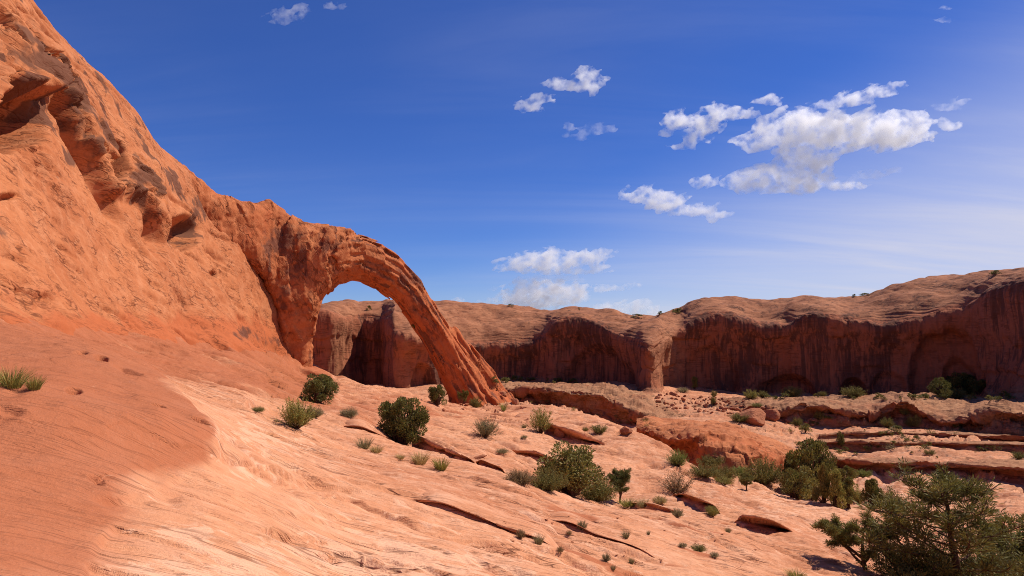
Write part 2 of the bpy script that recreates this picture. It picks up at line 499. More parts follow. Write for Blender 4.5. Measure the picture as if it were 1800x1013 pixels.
class Field:
    """thin-plate spline through the known rock points (bearing, log distance) -> rise over run"""
    def __init__(s, P, smooth=2e-4):
        s.Q = s.co(P[:, 0], P[:, 1])
        val = P[:, 2] / np.hypot(P[:, 0], P[:, 1])
        n = len(P)
        K = s.ker(((s.Q[:, None] - s.Q[None]) ** 2).sum(-1)) + np.eye(n) * smooth
        A = np.zeros((n + 3, n + 3)); A[:n, :n] = K
        A[:n, n] = 1; A[:n, n + 1:] = s.Q; A[n:, :n] = A[:n, n:].T
        s.w = np.linalg.solve(A, np.concatenate([val, np.zeros(3)]))

    @staticmethod
    def co(x, y):
        return np.stack([np.arctan2(x, y) * 3.0, np.log(np.hypot(x, y) + 1e-6)], -1)

    @staticmethod
    def ker(r2):
        return 0.5 * r2 * np.log(r2 + 1e-12)

    def __call__(s, x, y):
        q = s.co(x, y); sh = q.shape[:-1]; q = q.reshape(-1, 2)
        o = np.empty(len(q)); n = len(s.Q)
        for a in range(0, len(q), 40000):
            qq = q[a:a + 40000]
            r2 = (qq[:, None, 0] - s.Q[None, :, 0]) ** 2 + (qq[:, None, 1] - s.Q[None, :, 1]) ** 2
            o[a:a + 40000] = s.ker(r2) @ s.w[:n] + s.w[n] + qq @ s.w[n + 1:]
        return o.reshape(sh) * np.hypot(x, y)


field = Field(Gp)


def seg_dist(x, y, line):
    """distance to a plan polyline, which side (+ = to the left of its direction), and 0..1 along it"""
    best = np.full(x.shape, 1e9); side = np.zeros(x.shape); along = np.zeros(x.shape)
    L = np.concatenate([[0], np.cumsum(np.hypot(*np.diff(line, axis=0).T))])
    for i in range(len(line) - 1):
        a = line[i]; d = line[i + 1] - a; l2 = (d ** 2).sum()
        t = np.clip(((x - a[0]) * d[0] + (y - a[1]) * d[1]) / l2, 0, 1)
        qx = x - a[0] - t * d[0]; qy = y - a[1] - t * d[1]
        r = np.hypot(qx, qy)
        m = r < best
        best = np.where(m, r, best)
        side = np.where(m, np.sign(d[0] * (y - a[1]) - d[1] * (x - a[0])), side)
        along = np.where(m, (L[i] + t * (L[i + 1] - L[i])) / L[-1], along)
    return best, side, along


def on_ground(u, v):
    """plan point where the sight line through a photo pixel first meets the smooth ground"""
    d = pix(u, v, 1.0)
    Y = np.exp(np.linspace(math.log(3.0), math.log(260.0), 900))
    zz = field(d[0] * Y, Y)
    hit = np.nonzero(d[2] * Y < zz)[0]
    k = hit[0] if len(hit) else len(Y) - 1
    return np.array([d[0] * Y[k], Y[k]])


# ledges on the ground: photo line of the lip, drop in metres, how far the hollow runs out below it
NOTCH = [
 ([(488,843),(560,858),(620,872),(690,903),(760,931),(822,953)], 0.09, 0.35, 1),
 ([(456,935),(490,927),(540,941)], 0.10, 0.22, 1),
 ([(550,965),(585,975),(612,988)], 0.08, 0.2, 1),
 ([(650,1003),(690,1012)], 0.08, 0.2),
 ([(1255,895),(1300,915),(1330,925)], 0.25, 0.6),
 ([(860,770),(910,790),(950,800)], 0.35, 0.7),
 ([(870,800),(930,818),(980,835)], 0.3, 0.7),
 ([(590,740),(640,755),(690,768)], 0.25, 0.6),
 ([(200,668),(225,680),(245,690)], 0.10, 0.18),
 ([(255,752),(275,750),(290,756)], 0.09, 0.15, 1),
 ([(325,760),(345,762),(362,770)], 0.10, 0.15, 1),
 ([(-20,765),(20,768),(48,775)], 0.06, 0.3),
 ([(155,855),(165,852),(172,862)], 0.08, 0.15),
 ([(0,590),(30,592)], 0.15, 0.4),
 ([(75,603),(95,612),(105,620)], 0.15, 0.4),
 ([(410,702),(440,706)], 0.3, 0.6),
 ([(430,718),(465,722)], 0.25, 0.6),
 ([(680,905),(760,925),(860,950)], 0.08, 0.4),
 ([(1440,958),(1480,972),(1510,985)], 0.3, 0.6),
 ([(1490,905),(1520,912)], 0.3, 0.7),
 ([(1090,880),(1150,895),(1215,905)], 0.2, 0.6),
 ([(445,690),(480,696),(520,700)], 0.2, 0.6),
 ([(150,880),(210,880),(250,868)], 0.05, 0.3),
 ([(870,760),(905,768),(930,785)], 0.25, 0.6),
]
rl = np.random.RandomState(21)
for i in range(46):
    u = rl.uniform(400, 1330); v = rl.uniform(740, 1000) if u < 800 else rl.uniform(880, 1005)
    sl = np.interp(u, [400, 700, 1000, 1400], [0.22, 0.32, 0.33, 0.30]) + rl.normal() * 0.03
    ln = rl.uniform(70, 330); pts = []
    for q in np.linspace(0, 1, 7):
        pts.append((u + ln * q, v + sl * ln * q + rl.normal() * 1.0))
    dist = np.interp(u + ln / 2, [400, 800, 1400], [11, 12, 19])
    NOTCH.append((pts, dist * rl.uniform(0.003, 0.009), dist * rl.uniform(0.015, 0.04), 1))
PITS = [
 (325,408,30,30,3.4),  # photo centre, photo radii, depth in metres
 (140,654,15,6,0.16),(172,664,13,6,0.15),(115,732,14,7,0.12),(100,623,8,3,0.15),(380,479,11,7,2.2),(104,143,13,15,1.8),
 (196,292,15,40,2.4),(25,215,58,55,3.6),(12,345,22,6,0.6),
]

# bearing: dense ahead, coarse behind
az = np.concatenate([R(1) * np.arange(-150, -48, 2.0), np.linspace(R(-48), R(45), 1420), R(1) * np.arange(47, 151, 2.0)])
rr = np.concatenate([np.exp(np.arange(math.log(2.2), math.log(235.0), 0.0030)), np.exp(np.arange(math.log(238.0), math.log(9000.0), 0.12))])
AZ, RR = np.meshgrid(az, rr, indexing='ij')
X = np.sin(AZ) * RR; Yg = np.cos(AZ) * RR
ca = np.unique(np.concatenate([np.arange(0, len(az), 2), [len(az) - 1]])); cr = np.unique(np.concatenate([np.arange(0, len(rr), 2), [len(rr) - 1]]))
Zc = field(X[np.ix_(ca, cr)], Yg[np.ix_(ca, cr)])
far = sstep(math.log(225), math.log(300), np.log(RR[np.ix_(ca, cr)]))
Zc = Zc * (1 - far) - 14.0 * far
T1 = np.empty((len(az), len(cr)))
for k in range(len(cr)):
    T1[:, k] = np.interp(np.arange(len(az)), ca, Zc[:, k])
Z = np.empty((len(az), len(rr)))
for k in range(len(az)):
    Z[k] = np.interp(np.arange(len(rr)), cr, T1[k])
# rows re-spaced along each bearing so that steep rock gets as many as it needs
nn = int((rr < 236).sum())
for k in range(len(az)):
    if abs(az[k]) > R(48):
        continue
    dr = np.diff(rr[:nn]); dz = np.abs(np.diff(Z[k, :nn]))
    den = (dr + 2.2 * dz) / rr[1:nn]
    cum = np.concatenate([[0], np.cumsum(den)])
    r2 = np.interp(np.linspace(0, cum[-1], nn), cum, rr[:nn])
    Z[k, :nn] = np.interp(r2, rr[:nn], Z[k, :nn]); RR[k, :nn] = r2
X = np.sin(AZ) * RR; Yg = np.cos(AZ) * RR
P = np.stack([X, Yg, Z], -1)
U0, V0 = unpix(P)
N = -grid_normals(P)
N *= np.sign(N[..., 2:3] + 1e-9)
slope = 1 - N[..., 2]
near = 1 - sstep(math.log(200), math.log(260), np.log(RR))
steep = sstep(0.10, 0.25, slope) * (U0 < 620)
px_, py_, pz_ = X, Yg, Z
# broad swells, then bedding ledges of several sizes, then crumbly grain
disp = (0.32 - 0.20 * steep) * fbm(px_ / 7.0, py_ / 7.0, pz_ / 7.0, 3) * sstep(8, 30, RR) + 0.06 * fbm(px_ / 1.7, py_ / 1.7, pz_ / 1.7, 3) * sstep(2, 14, RR)
wx = fbm(px_ / 5.0, py_ / 5.0, pz_ / 5.0, 3)
wy = fbm(px_ / 1.3 + 40, py_ / 1.3, pz_ / 1.3, 3)
flatph = py_ - 0.10 * px_ + 0.45 * pz_
ph1 = flatph / 1.25 + 0.45 * wx + 0.10 * wy
ph2 = flatph / 0.42 + 0.7 * wx + 0.22 * wy
msk = sstep(-0.25, 0.55, fbm(px_ / 4.0 + 9, py_ / 2.2, pz_ / 4.0, 3))
redm = sstep(420, 330, U0) * sstep(11, 7.5, np.abs(RR - 9)) if False else 0
mb = np.interp(V0, [560, 600, 640, 665, 700, 735, 770, 800, 830, 860, 900, 950, 1013, 1200], [120, 200, 250, 275, 315, 350, 385, 395, 335, 275, 225, 175, 150, 120])
mnz = fbm(px_ / 1.4, py_ / 1.4, pz_ / 1.4, 5)
mound = sstep(12, -12, U0 - mb) * sstep(27, 19, RR) * (Yg > 0)
moundc = sstep(0, 1, (30 + 90 * sstep(770, 860, V0) - (U0 - mb + mnz * (26 + 110 * sstep(770, 860, V0)))) / (80 + 240 * sstep(770, 860, V0))) * (1 - 0.45 * sstep(790, 930, V0)) * sstep(27, 19, RR) * (Yg > 0)
fl = (1 - steep) * (1 - 0.85 * mound)
cell = 0.0036 * RR
s1 = np.clip(cell / 1.25, 0.02, 0.4); s2 = np.clip(cell / 0.42, 0.05, 0.5)
disp = disp + fl * msk * (0.13 * terrace(ph1, s1, 1.0) + 0.05 * terrace(ph2, s2, 2.0)) * sstep(2.5, 9, RR) * (1 + 0.9 * sstep(25, 90, RR))
ph0 = flatph / 3.1 + 0.5 * wx + 0.06 * wy
disp = disp + fl * 0.16 * sstep(0.0, 0.5, fbm(px_ / 6 + 31, py_ / 3.5, pz_ / 5, 3)) * terrace(ph0, np.clip(cell / 3.1, 0.01, 0.3), 6.0) * sstep(6, 14, RR)
disp = disp + mound * 0.035 * blocks(px_ / 0.7, py_ / 0.9, pz_ / 0.6, 0.7, 27) * sstep(-0.1, 0.4, fbm(px_ / 2.2, py_ / 2.2, pz_ / 2.2, 2)) + mound * (0.18 * sstep(820, 760, V0) + 0.16 * sstep(0, 130, mb - U0) * sstep(900, 760, V0))
# thin open cracks along the beds, and broken rubbly patches farther off
for fx, fq, am, sd0 in ((0.16, 0.55, 0.010, 3.0), (0.40, 1.6, 0.0045, 8.0)):
    g = perlin(px_ * fx + sd0, py_ * fx * 0.6, flatph * fq) + 0.10 * wy
    wdt = np.clip(0.0045 * RR * fq * 1.6, 0.02, 0.4)
    disp = disp - (1 - steep) * np.exp(-(g / wdt) ** 2) * am * RR * sstep(-0.1, 0.35, perlin(px_ / 3 + sd0, py_ / 3, pz_ / 3 + 5)) * (1 - 0.6 * mound) * sstep(130, 90, RR)
rub = sstep(0.0, 0.5, fbm(px_ / 11 + 5, py_ / 11, pz_ / 11, 3)) * sstep(55, 90, RR) * (U0 > 850) * near
disp = disp + rub * (0.55 * blocks(px_ / 1.5, py_ / 2.0, pz_ / 0.9, 0.9, 15) + 0.3 * blocks(px_ / 0.6, py_ / 0.8, pz_ / 0.4, 0.9, 19))
ph3 = flatph / 4.2 + 0.8 * wx + 0.10 * wy
disp = disp + fl * (0.28 + 0.55 * (U0 > 1150)) * terrace(ph3, np.clip(cell / 4.2, 0.03, 0.2), 5.0) * sstep(60, 95, RR) * sstep(-0.3, 0.2, fbm(px_ / 14 + 2, py_ / 9, pz_ / 9, 2))
steepph = (pz_ + 0.17 * py_ + 0.08 * px_)
ph4 = steepph / 1.6 + 0.35 * wx + 0.08 * wy
ph5 = steepph / 0.45 + 1.2 * wx + 0.25 * wy
m2 = sstep(-0.1, 0.6, fbm(px_ / 6.0 + 3, py_ / 9.0, pz_ / 4.0, 3))
disp = disp + steep * (0.16 * m2 * terrace(ph4, 0.08, 3.0) + 0.05 * m2 * terrace(ph5, 0.15, 4.0) + 0.10 * fbm(px_ / 6.0, py_ / 12.0, pz_ / 5.0, 3))
for fx, fq, am, sd0 in ((0.10, 0.30, 0.55, 1.0), (0.22, 0.8, 0.28, 6.0)):
    g = perlin(px_ * fx + sd0, py_ * fx * 0.5, steepph * fq) + 0.12 * wy
    disp = disp - steep * 0.85 * am * np.exp(-(g / np.clip(0.0045 * RR * fq, 0.03, 0.3)) ** 2) * sstep(-0.05, 0.3, perlin(px_ / 5 + sd0, py_ / 8, pz_ / 5 + 5))
# crags high on the hill, towards the arch and at the top left corner
crag = np.maximum(sstep(0, 60, (V0 - 40) * 0 + 40 - (V0 - (U0 * 0.55 + 265))) * sstep(240, 330, U0) * sstep(560, 500, U0) * sstep(0.1, 0.2, slope),
                  sstep(150, 20, U0) * sstep(300, 200, V0) * sstep(0.1, 0.2, slope))
crag = crag * near
# upper shell of the hill overhangs the smooth apron along a ragged line
vl = np.interp(U0, [-200, 0, 40, 75, 105, 125, 190, 215, 240, 270, 300, 330, 380, 430, 465, 490, 520], [235, 205, 182, 158, 150, 210, 335, 345, 352, 385, 428, 436, 446, 470, 520, 590, 640])
vsil = np.interp(U0, [-400, 0, 55, 105, 150, 200, 260, 310, 345, 410, 470, 530], [-330, -45, 3, 72, 122, 172, 232, 282, 315, 358, 360, 400])
under = sstep(12, 60, V0 - vsil)
scal = np.abs(perlin(px_ / 4.0 + 3, py_ / 7.0, pz_ * 0))
dl = V0 - vl + 26 * scal - 8 + 4 * fbm(px_ / 3.5, py_ / 3.5, pz_ / 3.5, 1)
shell = under * sstep(310, 270, U0) * sstep(9, -10, dl) * np.exp(np.minimum(dl, 0) / 110.0) * (U0 < 530) * (slope > 0.1) * near
bl = blocks(px_ / 3.2 + 0.3 * wx, py_ / 4.5, pz_ / 3.6, 0.9, 3)
bl2 = blocks(px_ / 1.1 + 0.3 * wy, py_ / 1.6, pz_ / 1.3, 0.9, 9)
bandm = under * sstep(-130, -25, dl) * sstep(12, -4, dl) * sstep(310, 270, U0) * sstep(20, 70, U0) * (slope > 0.1)
bandl = under * sstep(-4, 8, dl) * sstep(65, 12, dl) * sstep(310, 270, U0) * sstep(60, 110, U0) * sstep(-0.15, 0.25, perlin(px_ / 4.5 + 8, py_ / 6.0, pz_ / 4.5)) * (slope > 0.1)
disp = disp + bandm * (0.75 * bl + 0.32 * bl2) - 1.3 * bandl
disp = disp + shell * (1.1 + 0.5 * sstep(130, 90, U0))
disp = disp + under * sstep(290, 230, U0) * crag * (1.1 * bl + 0.40 * bl2 - 0.3)
disp = disp + 0.012 * fbm(px_ / 0.35, py_ / 0.35, pz_ / 0.35, 3) * np.clip(RR / 9, 0.3, 4)
disp = disp * near
for line, drop, run, *thin in NOTCH:
    if thin and max(q[1] for q in line) > 1040:
        line = [q for q in line if q[1] < 1040]
        if len(line) < 3:
            continue
    L = np.array([on_ground(*q) for q in line])
    ext = np.hypot(*(L[-1] - L[0]))
    c = L.mean(0); rad = ext + run * 4
    sel = ((X - c[0]) ** 2 + (Yg - c[1]) ** 2 < rad ** 2) & (RR > 2.5)
    if not sel.any():
        continue
    xs, ys = X[sel], Yg[sel]
    wob = (0.08 if thin else 0.20) * run * fbm(xs / (run * 1.8), ys / (run * 1.8), 0 * xs + 3, 2)
    d, sgn, al = seg_dist(xs, ys, L)
    dd = d * sgn + wob          # + = beyond the lip
    end = sstep(0, 0.35, al) * sstep(1, 0.65, al) * (d < run * 3)
    edge = 0.0036 * RR[sel] if thin else np.maximum(0.009 * RR[sel], 0.28 * drop)
    if drop > 0.4:                      # no thin beds across a deep hollow
        hol = np.clip(end * np.exp(-(np.minimum(dd - 0.4, 0) / run) ** 2) * (dd < run * 0.6) * 1.3, 0, 1)
        disp[sel] = disp[sel] * (1 - hol) + hol * (0.30 * blocks(xs / 0.8, ys / 0.8, Z[sel] / 0.6, 0.9, 33) + 0.12 * blocks(xs / 0.3, ys / 0.3, Z[sel] / 0.25, 0.9, 35))
    disp[sel] -= drop * end * np.where(dd < 0, np.exp(-(dd / run) ** 2), np.clip(1 - dd / edge, 0, 1))
    disp[sel] += 0.25 * drop * end * np.where(dd > 0, np.exp(-dd / (run * 1.2)), 0) * np.clip(dd / edge, 0, 1)
for (cu, cv, ru, rv, dp) in PITS:
    sel = (np.abs(U0 - cu) < ru * 2) & (np.abs(V0 - cv) < rv * 2) & (RR < 110)
    if not sel.any():
        continue
    r = np.hypot((U0[sel] - cu) / ru, (V0[sel] - cv) / rv) + 0.28 * fbm(X[sel] / (dp * 2 + .3), Yg[sel] / (dp * 2 + .3), Z[sel] / (dp * 2 + .3), 3)
    disp[sel] -= dp * (sstep(1.12, 0.72, r))
P = P + N * disp[..., None]

# lasting colour of the rock: redder beds, paler crust, desert varnish
blob = lambda cu, cv, ru, rv: np.exp(-(((U0 - cu) / ru) ** 2 + ((V0 - cv) / rv) ** 2))
nz = fbm(px_ / 3.0, py_ / 3.0, pz_ / 3.0, 3)
red = 0.85 * moundc + 0.8 * sstep(600, 560, U0) * sstep(535, 575, V0) * sstep(700, 640, V0 + 0.12 * (300 - U0)) + 0.5 * blob(700, 720, 260, 45) + 0.35 * nz
red = red + 0.55 * blob(0, 520, 160, 40) + 0.5 * blob(60, 780, 200, 160) + 0.3 * blob(350, 900, 160, 60)
red = red + 0.7 * sstep(0.15, 0.6, fbm(px_ / 3.5, py_ / 1.2, pz_ / 3.5, 3)) * sstep(780, 900, U0) * sstep(1380, 1250, U0) * sstep(875, 900, V0)
pale = 0.45 * blob(300, 990, 200, 70) + 0.5 * blob(450, 780, 90, 60) + 0.4 * blob(700, 1000, 320, 90) + 0.35 * blob(1500, 860, 300, 60) + 0.25
pale = pale * (1 - 0.8 * np.clip(red, 0, 1))
var = 0
for q in [(168,245,22,40,.9),(120,215,14,50,.8),(130,270,16,26,.8),(230,320,18,30,.8),(90,190,20,28,.7),(430,585,26,16,.9),(480,600,26,14,.7),(350,370,20,40,.7),(20,80,40,50,.6),(45,130,30,30,.7),(100,310,26,8,.5),(300,330,40,25,.35),(240,290,30,40,.3),(0,400,16,50,.5),(450,395,26,30,.5),(300,575,40,6,.4)]:
    var = var + q[4] * blob(*q[:4])
streakn = fbm(px_ / 1.6, py_ / 3.5, pz_ / 11.0, 4)
var = var * (0.95 + 0.3 * streakn) + 0.8 * sstep(0.15, 0.6, streakn) * sstep(90, -40, V0 - (0.6 * U0 + 195)) * (U0 < 360) * (slope > 0.1)
var = var + bandm * (0.30 + 0.9 * streakn)
var = np.clip(var + 0.12 * nz + 0.40 * sstep(85, 115, RR) * (U0 > 700), 0, 1)
nA, nR = AZ.shape
faces = grid_faces(nA, nR)[:, ::-1]
hill_v = ((U0 < 540) & (V0 < 560 + 0.12 * U0 + 8 * nz) & (RR > 15) & (Yg > 0)) | ((AZ < R(-38)) & (Z > 1.2))
fh = hill_v.ravel()[faces].sum(1) >= 2
VV = P.reshape(-1, 3)
ff = (RR.ravel()[faces].min(1) > 300)
M_plain = rock_mat('desert_plain', (0.26, 0.21, 0.15), (0.20, 0.16, 0.11), (0.32, 0.27, 0.20), (0.28, 0.18, 0.11), bump=0.2)
for nm, fs, mt in (('ground', faces[~fh & ~ff], M_ground), ('rock_hill', faces[fh & ~ff], M_hill), ('desert_plain', faces[ff], M_plain)):
    used, inv = np.unique(fs, return_inverse=True)
    o = mesh_from(nm, VV[used], inv.reshape(-1, 4), mt, {'red': red.ravel()[used], 'pale': pale.ravel()[used], 'varnish_shade': var.ravel()[used] * np.ones(1)})
    tag(o, {'ground': 'bare orange slickrock sloping away with thin bedding lines', 'desert_plain': 'flat tan desert running to the horizon behind the cliffs', 'rock_hill': 'steep smooth orange sandstone hillside rising at the left'}[nm], 'terrain', None, 'structure')

# ------------------------------------------------------------------ the arch with its buttress
AO = pix(555, 590, 107.0)                       # origin of the arch plane
AE = pix(850, 590, 121.0) - AO; AE[2] = 0; AE /= np.linalg.norm(AE)
AN = np.array([AE[1], -AE[0], 0.0])             # towards the viewer


def to_plane(u, v):
    """photo pixel -> (s, z) on the arch plane"""
    d = pix(u, v, 1.0)
    t = (AO @ AN) / (d @ AN)
    p = d * t
    return (p - AO) @ AE, p[2]


def plane_pts(L):
    return np.array([to_plane(*q) for q in L])


def bend(s):
    return 0.6 + 0.80 * np.maximum(0, -7.0 - s)


def fin_pts(L):
    o = []
    for (u, v) in L:
        d = pix(u, v, 1.0); s_ = 0.0
        for k in range(60):
            p = d * ((AO @ AN + bend(s_)) / (d @ AN))
            s_ = 0.6 * s_ + 0.4 * ((p - AO) @ AE)
        o.append((s_, p[2]))
    return np.array(o)


mid_l = plane_pts([(540,462),(577,455),(611,452),(646,460),(680,479),(714,511),(744,553),(771,598),(796,642),(820,686),(842,730)])
rad_l = np.array([4.2,4.1,3.75,3.4,2.95,2.45,2.2,2.25,2.55,3.05,3.6])
poly = fin_pts([(262,262),(305,290),(345,322),(380,346),(410,362),(440,365),(465,358),(482,368),(525,399),(560,408),(598,412),(598,436),(576,480),(555,524),(547,568),(545,600),(545,670),(505,690),(490,610),(476,545),(455,500),(425,462),(382,446),(362,428),(346,392),(306,376),(268,350),(246,325)])


def sd_poly(s, z, Q):
    d = np.full(s.shape, 1e9); ins = np.zeros(s.shape, bool)
    n = len(Q)
    for i in range(n):
        a, b = Q[i], Q[(i + 1) % n]
        e = b - a
        t = np.clip(((s - a[0]) * e[0] + (z - a[1]) * e[1]) / (e @ e), 0, 1)
        d = np.minimum(d, (s - a[0] - t * e[0]) ** 2 + (z - a[1] - t * e[1]) ** 2)
        c = ((a[1] > z) != (b[1] > z)) & (s < (b[0] - a[0]) * (z - a[1]) / (b[1] - a[1] + 1e-12) + a[0])
        ins ^= c
    return np.sqrt(d) * np.where(ins, -1, 1)


def smin(a, b, k):
    h = np.clip(0.5 + 0.5 * (b - a) / k, 0, 1)
    return b + (a - b) * h - k * h * (1 - h)


def arch_sdf(x, y, z):
    s = (x - AO[0]) * AE[0] + (y - AO[1]) * AE[1]
    w_ = (x - AO[0]) * AN[0] + (y - AO[1]) * AN[1]
    # the bow: a tapering beam along its centre line
    best = np.full(x.shape, 1e9); along = np.zeros(x.shape); rad = np.zeros(x.shape); acc = 0.0
    for i in range(len(mid_l) - 1):
        a, b = mid_l[i], mid_l[i + 1]; e = b - a; le = math.hypot(*e)
        t = np.clip(((s - a[0]) * e[0] + (z - a[1]) * e[1]) / (e @ e), 0, 1)
        r = rad_l[i] + t * (rad_l[i + 1] - rad_l[i])
        din = np.hypot(s - a[0] - t * e[0], z - a[1] - t * e[1])
        q = ((np.abs(din) / r) ** 2.6 + (np.abs(w_) / (r * 1.15)) ** 2.6) ** (1 / 2.6)
        f = (q - 1) * r * 0.8
        m = f < best
        along = np.where(m, acc + t * le, along)
        rad = np.where(m, ((s - a[0]) * -e[1] + (z - a[1]) * e[0]) / le, rad)
        best = np.where(m, f, best)
        acc += le
    # the fin it springs from
    dp = sd_poly(s, z, poly)
    half = 4.6 + 0.5 * sstep(-4, -9, s) + 0.6 * sstep(14, 4, z) - 2.1 * sstep(6, -7, z) - 0.8 * sstep(-10, -18, s)
    wc = bend(s)
    dx_ = np.maximum(dp + 2.2, 0); dw = np.maximum(np.abs(w_ - wc) - half + 2.2, 0)
    fin = np.hypot(dx_, dw) + np.minimum(np.maximum(dp + 2.2, np.abs(w_ - wc) - half + 2.2), 0) - 2.2
    d = smin(best, fin, 2.5)
    # flared foot of the leg, with its forward rib
    foot = np.sqrt(((s - to_plane(850, 700)[0]) / 5.4) ** 2 + ((z + 12.4) / 2.6) ** 2 + (w_ / 5.0) ** 2)
    d = smin(d, (foot - 1) * 2.6, 2.0)
    # right-hand rib of the lower leg with a groove between
    a = np.array(to_plane(800, 585)); b = np.array(to_plane(884, 706)); e = b - a
    t = np.clip(((s - a[0]) * e[0] + (z - a[1]) * e[1]) / (e @ e), 0, 1)
    rib = np.sqrt((s - a[0] - t * e[0]) ** 2 + (z - a[1] - t * e[1]) ** 2 + (w_ + 0.4) ** 2) - (0.8 + 1.2 * t)
    d = smin(d, rib, 1.6)
    a = np.array(to_plane(806, 610)); b = np.array(to_plane(850, 672)); e = b - a
    t = np.clip(((s - a[0]) * e[0] + (z - a[1]) * e[1]) / (e @ e), 0, 1)
    gro = np.sqrt((s - a[0] - t * e[0]) ** 2 + (z - a[1] - t * e[1]) ** 2 + ((w_ - 3.2) * 0.8) ** 2) - (0.6 + 0.9 * t)
    d = np.maximum(d, -gro)
    return d, s, w_, along, rad


VOX = 0.20
lo = np.array([-58.0, 64.0, -17.0]); hi = np.array([6.0, 134.0, 23.0])
dims = ((hi - lo) / VOX).astype(int)
gx = lo[0] + VOX * np.arange(dims[0]); gy = lo[1] + VOX * np.arange(dims[1]); gz = lo[2] + VOX * np.arange(dims[2])
# coarse pass finds the shell, the fine pass fills it
D = np.full(tuple(dims), 5.0, np.float32)
for i0 in range(0, dims[0], 40):
    a, b, c = np.meshgrid(gx[i0:i0 + 40:4], gy[::4], gz[::4], indexing='ij')
    cd = arch_sdf(a, b, c)[0]
    near_c = np.abs(cd) < 2.8
    up = np.repeat(np.repeat(np.repeat(near_c, 4, 0), 4, 1), 4, 2)[:min(40, dims[0] - i0), :dims[1], :dims[2]]
    sg = np.repeat(np.repeat(np.repeat(cd, 4, 0), 4, 1), 4, 2)[:min(40, dims[0] - i0), :dims[1], :dims[2]]
    blk = np.sign(sg).astype(np.float32) * 5
    I = np.argwhere(up)
    if len(I):
        x = gx[i0 + I[:, 0]]; y = gy[I[:, 1]]; z = gz[I[:, 2]]
        d, s, w_, alo, rad = arch_sdf(x, y, z)
        k = np.abs(d) < 2.4
        nd = d.copy()
        xs, ys, zs, ss, ws = x[k], y[k], z[k], s[k], w_[k]
        # joints and flutes run down the fin, and along the bow
        wb = fbm(xs / 5, ys / 5, zs / 5, 2)
        beam = sstep(1.0, 6.0, ss)
        al = alo[k]; ang = rad[k]
        flute = ridged(ss / 2.6 + 0.5 * wb, ws / 3.0, zs / 13.0, 3)
        grain = ridged(ang / 1.7 + 0.4 * wb, ws / 1.9, al / 14.0, 3)
        lump = fbm(xs / 5.0, ys / 5.0, zs / 6.5, 3)
        bk = beam * blocks(ang / 1.3 + 0.25 * wb, ws / 1.6, al / 8.0, 0.7, 5) + (1 - beam) * blocks(ss / 1.9 + 0.25 * wb, ws / 2.4, zs / 5.5, 0.9, 5)
        bk2 = blocks(ang / 0.62 + 0.3 * wb, ws / 0.8, al / 3.0, 0.8, 11)
        lay = terrace((zs + 0.3 * ss) / 1.5 + 0.5 * wb, 0.15, 8.0)
        rib_l = terrace(ang / 1.1 + 0.25 * wb, 0.2, 31.0)
        nd[k] = d[k] + (0.26 - 0.08 * beam) * lump - (1 - beam) * 0.20 * flute - beam * (0.15 * grain + 0.34 * rib_l) + (0.36 - 0.06 * beam) * bk + (0.13 - 0.03 * beam) * bk2 - (1 - beam) * 0.08 * lay + 0.08
        blk[I[:, 0], I[:, 1], I[:, 2]] = nd
    D[i0:i0 + 40] = blk
V, Fc = main_piece(*surface_nets(D, lo, VOX))
del D
u_, v_ = unpix(V)
vn = fbm(V[:, 0] / 3, V[:, 1] / 3, V[:, 2] / 5, 3)
avar = 0
for q in [(500,420,22,35,.9),(525,470,18,30,.7),(500,520,14,40,.7),(545,520,10,60,.5),(470,440,18,40,.6),(730,520,22,60,.7),(760,590,18,40,.6),(600,430,40,16,.6),(700,480,22,25,.5),(555,600,10,30,.4)]:
    avar = avar + q[4] * np.exp(-(((u_ - q[0]) / q[2]) ** 2 + ((v_ - q[1]) / q[3]) ** 2))
_d, _s, _w, _al, _ra = arch_sdf(V[:, 0], V[:, 1], V[:, 2])
avar = avar + 0.75 * sstep(1, 6, _s) * sstep(0.10, 0.45, fbm(_ra / 0.8, _w / 1.6, _al / 11.0, 3)) + 0.5 * sstep(6, 1, _s) * sstep(0.20, 0.6, fbm(_s / 1.3, _w / 2.0, V[:, 2] / 9.0, 3))
archo = mesh_from('rock_arch', V, Fc, M_arch, {'red': 0.25 + 0.4 * vn + 0.5 * sstep(640, 690, v_) + 0.5 * sstep(640, 760, u_), 'pale': 0.15 + 0.2 * vn, 'varnish_shade': np.clip(0.95 * avar + 0.10 * vn, 0, 1)})
tag(archo, 'great natural sandstone arch bowing from the hillside down to the slickrock', 'rock arch')


